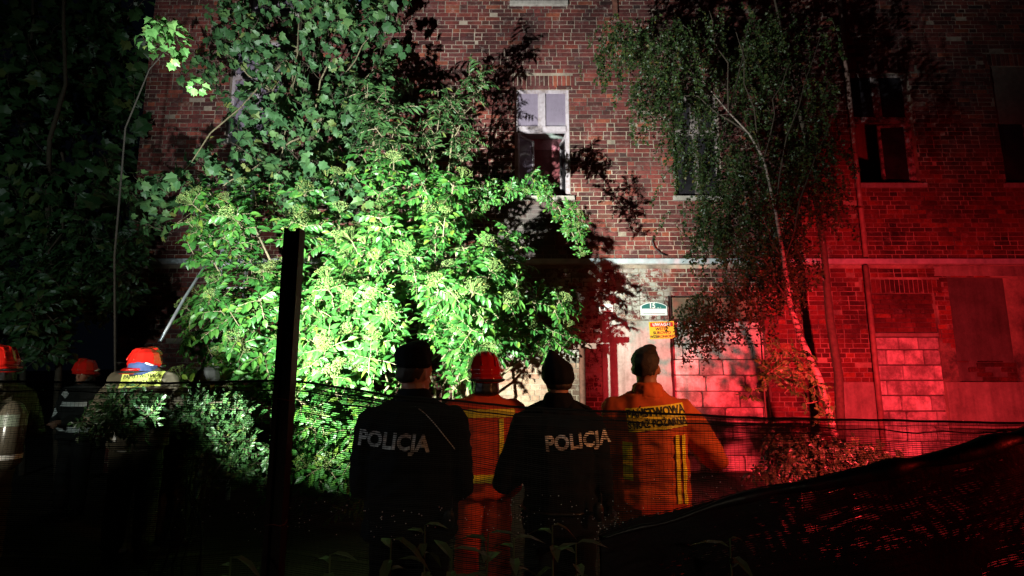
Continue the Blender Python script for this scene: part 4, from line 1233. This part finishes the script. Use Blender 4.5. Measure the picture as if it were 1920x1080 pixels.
def person(label, px, py, d, H, yaw=0.0, head_yaw=0.0, jacket=M_NAVY, trousers=M_NAVY2, elbow=(.30, .27), eb=(-.02, -.02), ez=(1.10, 1.10), wrist=((-.05, .24, 1.12), (.05, .24, 1.10)),
           wide=1.0, seed=0, lean=0.0, jacket_len=.86, bulky=1.0, group=None, head_pitch=0.0, drop=0.0):
    b0 = P(px, py, d)
    t = thing("person", label, "person", (b0.x, d, 0), yaw, group)
    k = H / 1.80
    S3 = lambda v: (v[0] * k, v[1] * k, v[2] * k)
    def pr(lst):
        out = []
        for e in lst:
            q = []
            for c_, r in e:
                r = (r, r, r) if not hasattr(r, '__len__') else r
                q.append((S3((c_[0], c_[1] + lean * max(0, c_[2] - .95), c_[2])), S3(r)))
            out.append(q)
        return out
    Rz = Matrix.Rotation(head_yaw, 3, 'Z') @ Matrix.Rotation(head_pitch, 3, 'X')
    hc = Vector((0, .01, 1.64 - drop))
    def hp(x, y, z): return tuple(hc + Rz @ Vector((x, y, z)))
    shL, shR = (-.182 * wide, 0, 1.415), (.182 * wide, 0, 1.415)
    elL, elR = (-elbow[0], eb[0], ez[0]), (elbow[1], eb[1], ez[1])
    wL, wR = wrist
    body = []
    # head
    body.append([(hp(0, -.012, .035), (.075, .092, .088)), (hp(0, .035, .045), (.066, .055, .075))])
    body.append([(hp(0, .03, -.02), (.058, .06, .06)), (hp(0, .06, -.085), (.032, .03, .028)), (hp(0, -.02, -.04), (.055, .06, .05))])
    body.append([(hp(0, .092, .02), (.011, .010, .012)), (hp(0, .112, -.022), (.017, .014, .012))])
    body.append([(hp(0, .095, -.05), (.024, .008, .005))])
    body.append([(hp(0, .092, -.062), (.020, .008, .006))])
    body.append([(hp(-.03, .082, .035), (.022, .010, .007)), (hp(.03, .082, .035), (.022, .010, .007))])
    for s in (-1, 1): body.append([(hp(s * .074, -.005, .01), (.008, .018, .028)), (hp(s * .080, -.014, .018), (.004, .012, .018))])
    body.append([((0, -.01, 1.60), (.056, .058, .04)), ((0, -.015, 1.47), (.064, .062, .05))])
    body.append([((0, -.01, 1.41), (.15 * wide, .075, .06)), ((0, 0, 1.30), (.155, .10, .09)), ((0, 0, 1.10), (.13, .09, .08))])
    body.append([((0, 0, 1.10), (.13, .09, .08)), ((0, 0, .96), (.155, .10, .09))])
    for sh_, el_, wr_, s in ((shL, elL, wL, -1), (shR, elR, wR, 1)):
        body.append([(sh_, .052), (el_, .040)]); body.append([(el_, .038), (wr_, .026)])
        wv = Vector(wr_); fd = (wv - Vector(el_)).normalized()
        side = fd.cross(Vector((0, 0, 1))).normalized(); nn = side.cross(fd)
        palm = wv + fd * .06
        body.append([(tuple(wv), (.024, .024, .02)), (tuple(palm + side * .025), .016), (tuple(palm - side * .025), .016)])
        for j, (o_, L_) in enumerate(((-.030, .065), (-.011, .078), (.009, .074), (.028, .058))):
            a = palm + side * o_ + fd * .015; b_ = a + fd * L_ * .5 - nn * .012; c_ = b_ + fd * L_ * .38 - nn * .028
            body.append([(tuple(a), .0095), (tuple(b_), .009)]); body.append([(tuple(b_), .009), (tuple(c_), .0078)])
        a = wv + fd * .02 - side * s * .02; b_ = a + fd * .035 - side * s * .028 - nn * .01; c_ = b_ + fd * .03 - side * s * .006 - nn * .01
        body.append([(tuple(a), .012), (tuple(b_), .0105)]); body.append([(tuple(b_), .0105), (tuple(c_), .009)])
    for s in (-1, 1):
        body.append([((s * .085, 0, .93), (.085, .09, .08)), ((s * .10, .01, .50), (.056, .058, .05))])
        body.append([((s * .10, .01, .50), (.054, .056, .05)), ((s * .105, -.01, .30), (.05, .055, .05)), ((s * .105, 0, .09), (.036, .04, .03))])
        body.append([((s * .105, -.03, .04), (.038, .045, .035)), ((s * .115, .15, .03), (.042, .05, .025))])
    solid("body", pr(body), M_SKIN, t, .0085 * max(1, d / 4), 2)
    # eyes
    for s in (-1, 1):
        q = [[(hp(s * .031, .082, .018), .011)]]
        solid("eye", pr(q), M_TXT_W, t, .004, 0)
    # trousers and boots
    tr_ = []
    tr_.append([((0, 0, 1.02), (.175, .125, .04)), ((0, 0, .90), (.18, .13, .08))])
    for s in (-1, 1):
        tr_.append([((s * .085, 0, .90), (.105, .115, .08)), ((s * .105, .01, .50), (.085, .085, .05))])
        tr_.append([((s * .105, .01, .50), (.083, .085, .05)), ((s * .11, 0, .14), (.075, .085, .04))])
    solid("trousers", pr(tr_), trousers, t, .016, 2, .010 * bulky, 8, seed + 2)
    for s in (-1, 1):
        solid("boot", pr([[((s * .11, -.01, .12), (.055, .06, .09)), ((s * .11, -.03, .05), (.05, .055, .045))], [((s * .11, -.03, .045), (.05, .06, .04)), ((s * .12, .17, .035), (.05, .055, .03))]]), M_BOOT, t, .014, 2)
    # jacket
    B = bulky
    jk = []
    jk.append([((-.055, -.02, 1.505), (.055, .075, .038)), ((.055, -.02, 1.505), (.055, .075, .038)), (shL, (.072 * B, .078 * B, .065)), (shR, (.072 * B, .078 * B, .065)), ((0, -.015, 1.32), (.205 * wide, .135 * B, .08))])
    jk.append([((0, -.015, 1.32), (.205 * wide, .137 * B, .08)), ((0, 0, 1.05), (.198 * wide * B, .138 * B, .08)), ((0, .01, 1.15), (.195 * wide, .145 * B, .06))])
    jk.append([((0, 0, 1.05), (.198 * wide * B, .138 * B, .08)), ((0, 0, jacket_len + .04), (.205 * wide * B, .145 * B, .045))])
    for sh_, el_, wr_ in ((shL, elL, wL), (shR, elR, wR)):
        mid = tuple((Vector(sh_) + Vector(el_)) / 2)
        jk.append([(sh_, .077 * B), (mid, .075 * B), (el_, (.064 * B, .064 * B, .062 * B))]); jk.append([(el_, .064 * B), (tuple(Vector(el_).lerp(Vector(wr_), .92)), .046 * B)])
    jk.append([((0, -.02, 1.50), (.095, .088, .04)), ((0, -.012, 1.555), (.072, .074, .03))])
    j = solid("jacket", pr(jk), jacket, t, .0125, 2, .015 * B, 7.0, seed, wstretch=(1, 1, 1.5))
    return t, j, pr, hp, k

def sew(name, prims, mat, t, pr, voxel=.009, smooth=2, wr=0.0, seed=0):
    return solid(name, pr(prims), mat, t, voxel, smooth, wr, 20, seed)

# policeman in peaked cap
t, j, pr, hp, k = person("policeman in black POLICJA jacket and peaked cap left of the helmeted firefighter", 777, 700, 2.55, 1.78, math.radians(4), math.radians(-34), elbow=(.235, .23), eb=(.0, .0), ez=(1.14, 1.12),
                         wide=1.04, seed=3, bulky=1.10, wrist=((-.06, .26, 1.10), (.07, .28, 1.06)))
sew("cap", [[(hp(0, -.01, .065), (.092, .108, .035)), (hp(0, -.03, .12), (.086, .094, .05)), (hp(.0, .03, .150), (.060, .06, .040))]], M_NAVY, t, pr, .008, 3, .002, 4)
sew("cap_peak", [[(hp(-.05, .085, .06), (.022, .02, .006)), (hp(.05, .085, .06), (.022, .02, .006)), (hp(0, .165, .045), (.035, .014, .006))]], M_NAVY, t, pr, .006, 2)
sew("hair", [[(hp(0, -.022, .035), (.080, .088, .045)), (hp(0, -.04, .0), (.070, .066, .03))]], M_HAIR, t, pr, .008, 1, .002)
sew("collar", [[((0, -.02, 1.51), (.098, .092, .03)), ((0, -.015, 1.575), (.082, .085, .02))]], M_NAVY, t, pr, .009, 2, .003)
decal("lettering", subdivided_text("POLICJA", .098, .0035, sx=.92, spacing=1.02), j, -.075, 1.335, M_GREYTXT, t, .004, math.radians(-4))
m = MB(); v, f = project([(.02 + .19 * i / 14, .14 - .20 * (i / 14) ** 1.3) for i in range(15)], [], j, .0, 1.35, .006)
m.tube(v, .0022, 5); m.build("radio_cord", M_CORD, t, True, world=False)

def police_kit(t, pr):
    for s in (-1, 1): sew("epaulette", [[((s * .085, -.02, 1.535), (.02, .022, .008)), ((s * .165, -.01, 1.495), (.022, .024, .010))]], M_NAVY2, t, pr, .007, 1)
    sew("belt", [[((0, .0, .985), (.232, .165, .022))]], M_BOOT, t, pr, .010, 1)
    sew("radio", [[((.19, -.13, 1.0), (.03, .02, .05))], [((.205, -.135, 1.06), (.006, .006, .05))]], M_BOOT, t, pr, .007, 1)
police_kit(t, pr)
# policeman in side cap
t, j, pr, hp, k = person("policeman in black POLICJA jacket and pointed side cap right of the helmeted firefighter", 1046, 700, 2.75, 1.75, math.radians(-3), math.radians(14), elbow=(.29, .225), eb=(-.03, .02), ez=(1.12, 1.11),
                         wide=.94, seed=13, bulky=1.04, wrist=((-.14, .24, 1.16), (.27, .20, .92)), jacket_len=.84)
sew("cap", [[(hp(0, -.01, .015), (.092, .112, .05)), (hp(-.005, -.01, .075), (.088, .106, .04)), (hp(-.045, -.02, .165), (.012, .06, .012))]], M_NAVY, t, pr, .008, 2, .002, 9)
sew("hair", [[(hp(0, -.022, -.015), (.077, .083, .04))]], M_HAIR, t, pr, .008, 1, .002)
sew("collar", [[((0, -.02, 1.51), (.094, .09, .03)), ((0, -.015, 1.57), (.078, .08, .02))]], M_NAVY, t, pr, .009, 2, .003)
decal("lettering", subdivided_text("POLICJA", .098, .0035, sx=.92, spacing=1.02), j, .095, 1.305, M_GREYTXT, t, .004, math.radians(5))

police_kit(t, pr)
def helmet(t, pr, hp, mat=M_HELM, stripe=True, lamp=False, tilt=0):
    sew("helmet", [[(hp(0, -.01, .06), (.126, .145, .07)), (hp(0, -.01, .10), (.112, .130, .098))], [(hp(0, -.03, .02), (.130, .150, .018)), (hp(0, -.10, -.015), (.105, .075, .014))],
                   [(hp(0, -.125, .09), (.012, .02, .015)), (hp(0, -.09, .175), (.012, .02, .014)), (hp(0, .05, .195), (.014, .05, .012)), (hp(0, .11, .14), (.010, .02, .015))]], mat, t, pr, .008, 3)
    sew("neck_guard", [[(hp(0, -.05, -.015), (.088, .09, .02)), (hp(0, -.05, -.09), (.095, .095, .03))]], M_VISOR, t, pr, .009, 2, .003)
    sew("helmet_rim", [[(hp(0, -.055, .001), (.140, .155, .007)), (hp(0, -.11, -.012), (.112, .085, .007))]], M_VISOR, t, pr, .007, 1)
    for s in (-1, 1):
        sew("helmet_ridge", [[(hp(s * .048, -.125, .095), (.007, .014, .012)), (hp(s * .044, -.085, .168), (.007, .014, .012))], [(hp(s * .044, -.085, .168), (.007, .014, .012)), (hp(s * .04, .05, .186), (.007, .02, .010))]], mat, t, pr, .006, 1)
    for s in (-1, 1): sew("chin_strap", [[(hp(s * .088, -.01, -.03), (.008, .012, .04)), (hp(s * .07, .03, -.09), (.008, .01, .01))]], M_VISOR, t, pr, .006, 1)
    if stripe:
        for s in (-1, 1):
            sew("helmet_stripe", [[(hp(s * .113, -.06, .065), (.014, .030, .008)), (hp(s * .121, -.02, .05), (.010, .030, .007))]], M_SILVER, t, pr, .005, 1)
    if lamp: sew("helmet_lamp", [[(hp(.126, .06, .04), (.014, .05, .014))]], M_VISOR, t, pr, .006, 1)

# helmeted firefighter between the policemen
t, j, pr, hp, k = person("firefighter in red helmet and orange turnout jacket standing between the two policemen", 908, 700, 3.45, 1.74, math.radians(8), math.radians(10), jacket=M_GOLDD, trousers=M_GOLDD, elbow=(.31, .31), ez=(1.12, 1.12),
                         wide=1.08, seed=23, bulky=1.18)
helmet(t, pr, hp)
for zz, ww in ((1.42, .40), (1.01, .44)):
    decal("reflective_band", grid2d(ww * k, .05, 20, 2), j, 0, zz * k, M_AMBER, t, .005)
decal("reflective_band", grid2d(.03, .36, 2, 14), j, .10, 1.2 * k, M_AMBER, t, .005)

# bareheaded firefighter
t, j, pr, hp, k = person("bareheaded firefighter in sand-coloured jacket with yellow PAŃSTWOWA STRAŻ POŻARNA patch", 1212, 700, 2.95, 1.80, math.radians(-8), math.radians(-16), jacket=M_GOLD, trousers=M_GOLD, elbow=(.22, .36), eb=(.02, .02), ez=(1.12, 1.17),
                         wide=1.02, seed=33, bulky=1.06, wrist=((-.16, .22, 1.03), (.22, .28, 1.28)), head_pitch=math.radians(6))
sew("hair", [[(hp(0, -.015, .078), (.081, .097, .056)), (hp(0, .03, .10), (.068, .062, .047)), (hp(0, -.050, .008), (.068, .054, .035))], [(hp(.02, .06, .135), (.04, .04, .02))]], M_HAIR, t, pr, .007, 1, .006, 4)
sew("collar", [[((0, -.02, 1.51), (.098, .092, .035)), ((0, -.015, 1.57), (.082, .082, .02))]], M_GOLD, t, pr, .009, 2, .004)
decal("back_patch", grid2d(.315, .122, 18, 8), j, .03, 1.40, M_AMBER, t, .006, math.radians(6))
decal("lettering", subdivided_text("PAŃSTWOWA", .060, .0022, sx=.80), j, .028, 1.429, M_TXT_K, t, .009, math.radians(6))
decal("lettering", subdivided_text("STRAŻ POŻARNA", .050, .0020, sx=.80), j, .034, 1.371, M_TXT_K, t, .009, math.radians(6))
decal("reflective_band", grid2d(.022, .36, 2, 14), j, .135, 1.13, M_AMBER, t, .006)
decal("reflective_band", grid2d(.022, .36, 2, 14), j, .172, 1.13, M_AMBER, t, .006)
decal("reflective_band", grid2d(.05, .20, 2, 10), j, -.13, 1.17, M_AMBER, t, .006)
decal("reflective_band", grid2d(.30, .05, 14, 2), j, .04, .93, M_GOLDD, t, .006)

# firefighter with lime patch (left)
t, j, pr, hp, k = person("firefighter in red helmet, blue hood and lime back patch left of the steel post", 272, 700, 4.6, 1.94, math.radians(10), math.radians(-35), jacket=M_KHAKI, trousers=M_KHAKI, elbow=(.32, .32), ez=(1.14, 1.1),
                         wide=1.0, seed=43, bulky=1.1, drop=.14)
helmet(t, pr, hp, lamp=True)
sew("hood", [[((0, -.03, 1.50), (.115, .12, .05)), ((0, -.04, 1.56), (.10, .11, .03))]], M_BLUE, t, pr, .012, 2, .006)
decal("back_patch", grid2d(.31, .125, 14, 6), j, .03, 1.545, M_LIME, t, .006, math.radians(3))
decal("lettering", subdivided_text("PAŃSTWOWA", .046, .0005, sx=.92), j, .03, 1.573, M_TXT_K, t, .010, math.radians(3))
decal("lettering", subdivided_text("STRAŻ POŻARNA", .040, .0005, sx=.88), j, .03, 1.518, M_TXT_K, t, .010, math.radians(3))
decal("reflective_band", grid2d(.035, .26, 2, 10), j, -.11, 1.16, M_SILVER, t, .006)
decal("reflective_band", grid2d(.40, .05, 20, 2), j, 0, .93, M_SILVER, t, .006)

# firefighter facing us (back left)
t, j, pr, hp, k = person("firefighter facing the camera in dark turnout gear striped with white reflective tape", 158, 710, 5.9, 1.70, math.radians(172), math.radians(14), jacket=M_DARKTURN, trousers=M_DARKTURN, elbow=(.30, .30), ez=(1.12, 1.12),
                         wide=1.05, seed=53, bulky=1.15)
helmet(t, pr, hp)
def front_decal(vf, surf, cx, cz, mat, t, rot=0.0, name="reflective_band"):
    bv = BVHTree.FromPolygons([tuple(v.co) for v in surf.data.vertices], [tuple(p.vertices) for p in surf.data.polygons])
    out = []; c_, s_ = math.cos(rot), math.sin(rot)
    for v in vf[0]:
        x = cx + v[0] * c_ - v[1] * s_; z = cz + v[0] * s_ + v[1] * c_
        h = bv.ray_cast(Vector((x, 1, z)), Vector((0, -1, 0))); y = h[0].y if h[0] else 0
        out.append((x, y + .006, z))
    m = MB(); m.add(out, vf[1]); return m.build(name, mat, t, world=False)
front_decal(grid2d(.34, .05, 16, 2), j, 0, 1.30 * k, M_SILVER, t)
front_decal(grid2d(.10, .06, 6, 3), j, .12, 1.42 * k, M_SILVER, t, .5)
front_decal(grid2d(.05, .12, 3, 5), j, -.24, 1.26 * k, M_SILVER, t, .2)
front_decal(grid2d(.05, .10, 3, 5), j, .25, 1.20 * k, M_SILVER, t, -.3)
front_decal(grid2d(.42, .055, 16, 2), j, 0, 1.02 * k, M_SILVER, t, .08)

# firefighter cropped by the left edge, with breathing apparatus
t, j, pr, hp, k = person("helmeted firefighter at the far left edge with a breathing cylinder on his back", -4, 700, 4.2, 1.80, math.radians(72), math.radians(8), jacket=M_KHAKI, trousers=M_KHAKI, elbow=(.30, .30), ez=(1.12, 1.12),
                         wide=1.05, seed=63, bulky=1.1)
helmet(t, pr, hp)
m = MB()
m.tube([(0, -.26, .88), (0, -.27, .92), (0, -.27, 1.30), (0, -.265, 1.36), (0, -.26, 1.39)], [.05, .085, .085, .06, .03], 20)
m.build("breathing_cylinder", simple("cylinder_paint", (.10, .085, .06), .25, .1, 5, 0, 0, .6), t, True, world=False)
m = MB(); m.tube([(0, -.27, 1.20), (0, -.27, 1.29)], [.087, .087], 20, False); m.build("cylinder_label", simple("label_grey", (.2, .24, .18), .4), t, True, world=False)
m = MB(); m.tube([(0, -.27, .95), (0, -.27, .985)], [.088, .088], 20, False); m.build("cylinder_band", M_SILVER, t, True, world=False)

# half-hidden firefighter right of the lime patch
t, j, pr, hp, k = person("stooping half-hidden firefighter with grey shoulder just right of the lime back patch", 346, 720, 5.0, 1.62, math.radians(-20), math.radians(0), jacket=M_KHAKI, trousers=M_KHAKI, elbow=(.30, .30), ez=(1.12, 1.12),
                         wide=1.0, seed=73, bulky=1.1, lean=.35)
helmet(t, pr, hp, mat=M_DARKTURN, stripe=False)
decal("reflective_band", grid2d(.10, .035, 6, 2), j, -.10, 1.30, M_SILVER, t, .006)

# ------------------------------------------------------------------ fence: steel post, netting
random.seed(61)
YF = 1.68
c0 = P(552, 430, YF); pb = P(520, 1075, YF)
post = thing("fence_post", "dark square steel fence post standing in front of the floodlit bush", "post", (c0.x, YF, 0))
hw = 15.0 / FPX * YF / .99
m = MB()
m.box(c0.x - hw, c0.x + hw, YF + .022, YF + .026, 0, c0.z)
m.box(c0.x - hw, c0.x - hw + .004, YF - .02, YF + .022, 0, c0.z)
m.box(c0.x + hw - .004, c0.x + hw, YF - .02, YF + .022, 0, c0.z)
m.box(c0.x - hw + .004, c0.x - hw + .014, YF - .02, YF - .016, 0, c0.z); m.box(c0.x + hw - .014, c0.x + hw - .004, YF - .02, YF - .016, 0, c0.z)
m.build("channel", M_POST, post)
m = MB(); m.tube([(c0.x + .008, YF + .018, 0), (c0.x + .008, YF + .018, c0.z - .02)], .0028, 6); m.build("edge_highlight", M_RUST, post, True)  # thin red-brown tube drawn as the highlight along the channel
for zz in (1.58, 1.2, .6):
    m = MB(); m.tube([(c0.x + math.cos(a) * .032, YF + math.sin(a) * .032, zz + .004 * math.sin(3 * a)) for a in [i * .5 for i in range(14)]], .0016, 4); m.build("wire_tie", M_RUST, post, True)

top_px = [(-300, 712), (0, 716), (300, 720), (500, 716), (545, 714), (600, 722), (720, 741), (850, 752), (960, 764), (1130, 772), (1440, 786), (1700, 791), (1920, 795), (2300, 800)]
top_pts = [P(a, b, YF + .05) for a, b in top_px]
def top_z(x):
    for a, b in zip(top_pts, top_pts[1:]):
        if a.x <= x <= b.x:
            s = (x - a.x) / (b.x - a.x); return a.z + (b.z - a.z) * s
    return top_pts[0].z if x < top_pts[0].x else top_pts[-1].z
net = thing("fence_netting", "sagging dark shade netting strung across in front of everyone", "netting", (0, YF + .05, 0))
X0, X1 = top_pts[0].x, top_pts[-1].x
def ny(x, z):
    return YF + .05 + .03 * noise.noise(Vector((x * 1.6, z * 1.2, 1))) + .012 * noise.noise(Vector((x * 6, z * 2.5, 4)))
def nz(x, k_):
    return top_z(x) - k_ + .028 * noise.noise(Vector((x * 1.7, k_ * 2.5, 9))) * min(1, k_ * 6) + .004 * noise.noise(Vector((x * 9, k_ * 9, 2)))
nm = MB()
stepx = .035; nx_ = int((X1 - X0) / stepx)
k_ = 0.0
while k_ < 1.45:
    w_ = random.choice((.0008, .0011, .0014))
    if rnd() < .03: k_ += .006
    vs_ = []
    for i in range(nx_ + 1):
        x = X0 + i * stepx; z = nz(x, k_); y = ny(x, z)
        wv_ = w_ * max(.35, 1 + 1.1 * noise.noise(Vector((x * 2.4 + z, k_ * 5, 3))))
        vs_ += [(x, y, z - wv_), (x, y, z + wv_)]
    nm.add(vs_, [(2*i, 2*i+2, 2*i+3, 2*i+1) for i in range(nx_)])
    k_ += .0060 if k_ > .05 else .0036
x = X0
while x < X1:
    vs_ = []
    w_ = .0004
    for i in range(30):
        kk = 1.45 * i / 29; z = nz(x, kk); y = ny(x, z) - .0006
        vs_ += [(x - w_, y, z), (x + w_, y, z)]
    nm.add(vs_, [(2*i, 2*i+1, 2*i+3, 2*i+2) for i in range(29)])
    x += .014
M_NET = simple("dark_net_thread", (.007, .010, .010), .6, .3, 20, 0, 0, .4)
stuff(nm.build("netting_threads", M_NET, net))
m = MB(); m.tube([(X0 + i * .05, ny(X0 + i * .05, 1.5), nz(X0 + i * .05, -.002)) for i in range(int((X1 - X0) / .05))], .0042, 5); m.build("top_cord", M_NET, net, True)
m = MB(); m.tube([(X0 + i * .05, ny(X0 + i * .05, 1.5) + .004, nz(X0 + i * .05, .028 + .01 * noise.noise(Vector((i * .3, 0, 0))))) for i in range(int((X1 - X0) / .05))], .0022, 4); m.build("second_cord", M_NET, net, True)
# gathered roll of netting and the cloth hanging beneath it
roll_px = [(1130, 1010), (1200, 985), (1330, 952), (1480, 918), (1620, 889), (1740, 862), (1830, 842), (1920, 818), (2150, 760)]
rp = [P(a, b, YF - .02) for a, b in roll_px]
fine = []
for a, b in zip(rp, rp[1:]):
    for i in range(8): fine.append(a.lerp(b, i / 8))
fine = [p + Vector((0, .008 * noise.noise(p * 6), .008 * noise.noise(p * 5 + Vector((3, 3, 3))))) for p in fine]
m = MB()
M_CLOTH = simple("wet_black_cloth", (.010, .008, .010), .42, .4, 7, 0, .6, .3)
rr = [.004 + .022 * min(1, max(0, (p.x - .3) / 0.9)) for p in fine]
m.tube([p + Vector((0, 0, .012 * noise.noise(p * 4))) for p in fine], [r_ * (1 + .75 * noise.noise(p * 9)) for r_, p in zip(rr, fine)], 10)
ro_ = m.build("gathered_roll", M_CLOTH, net, True)
cl = MB()
for layer in range(3):
    kk = 0.0
    while kk < 1.25:
        vs_ = []; ww = random.choice((.0017, .0022, .0028))
        for p in fine:
            q = Vector((p.x * 1.3, kk * 2.2, layer * 5.0))
            z = p.z - kk * (1 + .12 * p.x) + .05 * noise.noise(q) * min(1, kk * 5) + .02 * noise.noise(q * 3.1) * min(1, kk * 8)
            y = YF + .012 + layer * .02 + .04 * noise.noise(q + Vector((7, 0, 0))) + .018 * noise.noise(q * 3.7)
            wv_ = ww * max(.5, 1 + 1.2 * noise.noise(q * 2.2 + Vector((0, 3, 0))))
            vs_ += [(p.x, y, z - wv_), (p.x, y, z + wv_)]
        cl.add(vs_, [(2*i, 2*i+2, 2*i+3, 2*i+1) for i in range(len(fine) - 1)])
        kk += .0056
stuff(cl.build("bunched_netting", M_CLOTH, net))
# droplets, painted opaque white to stand in for glints
M_DROP = simple("white_drop_glint", (.85, .85, .85), .25, 0, 5, 0.0, 0, 1)
dr = MB()
def drop(p, r):
    vs_ = [(p[0] + r * a, p[1] + r * b, p[2] + r * c_) for a, b, c_ in ((1,0,0),(-1,0,0),(0,1,0),(0,-1,0),(0,0,1),(0,0,-1),(.6,-.6,.5),(-.6,-.6,.5),(.6,-.6,-.5),(-.6,-.6,-.5))]
    dr.add(vs_, [(4,0,6),(4,6,7),(4,7,1),(6,3,7),(5,8,0),(5,9,8),(5,1,9),(8,3,6),(8,6,0),(9,7,3),(9,1,7),(9,3,8),(4,2,0),(4,1,2),(5,0,2),(5,2,1)])
for i in range(420):
    a = uni(900, 1900) if rnd() < .8 else uni(300, 900); b = (930 + uni(-60, 60) if a > 1220 else 975 + uni(-25, 40)) - max(0, a - 1250) * .12 + random.gauss(0, 12)
    p = P(a, b, YF); z = p.z; drop((p.x, ny(p.x, z) - .012, z), uni(.0009, .0024))
stuff(dr.build("droplets", M_DROP, net, True))

# ------------------------------------------------------------------ weeds in the foreground
random.seed(71)
def weed(px, py, d, label, hpx=110, n=17, L=.09):
    b0 = P(px, py, d)
    t = thing("weed", label, "plant", (b0.x, d, 0), group="weeds in front of the netting")
    top = P(px + uni(-15, 25), py, d)
    m = MB(); pts = [Vector((b0.x + uni(-.03, .03), d, 0)), Vector((b0.x, d, top.z * .6)), top]; m.tube(pts, [.006, .005, .002], 5); m.build("stem", M_WEED, t, True)
    for i in range(n):
        tt = 1 - (i / n) ** 1.1 * .4
        p = pts[1].lerp(top, max(0, (tt - .6) / .4)) if tt > .6 else pts[0].lerp(pts[1], tt / .6)
        a = i * 2.4 + uni(-.3, .3)
        v, f = leaflet(L * uni(.6, 1.1), L * .3, uni(.1, .3), uni(.3, .9))
        q = MB(); add_xf(q, v, f, mat_from(p, (math.cos(a), math.sin(a), uni(.0, .7)), (0, 0, 1)))
        q.build("leaf", M_WEED, t)
for a in ((735, 1010, 1.35, "wilted weed with narrow leaves below the left policeman"), (800, 985, 1.5, "upright weed tip poking up in front of the left policeman's legs"),
          (850, 1030, 1.3, "bushy weed below the gap between the first policeman and the helmeted firefighter"), (905, 1000, 1.4, "curling weed leaf in front of the helmeted firefighter's legs"),
          (955, 1010, 1.35, "low weed left of the tallest weed"), (1035, 985, 1.4, "tallest pointed-leaf weed in front of the right policeman"), (1075, 1020, 1.3, "small weed right of the tallest weed"),
          (1365, 1010, 1.4, "solitary pale weed in front of the black cloth at the right"), (620, 1040, 1.4, "low weed right of the steel post foot"), (440, 1045, 1.4, "low broad weed left of the steel post foot")):
    weed(*a)
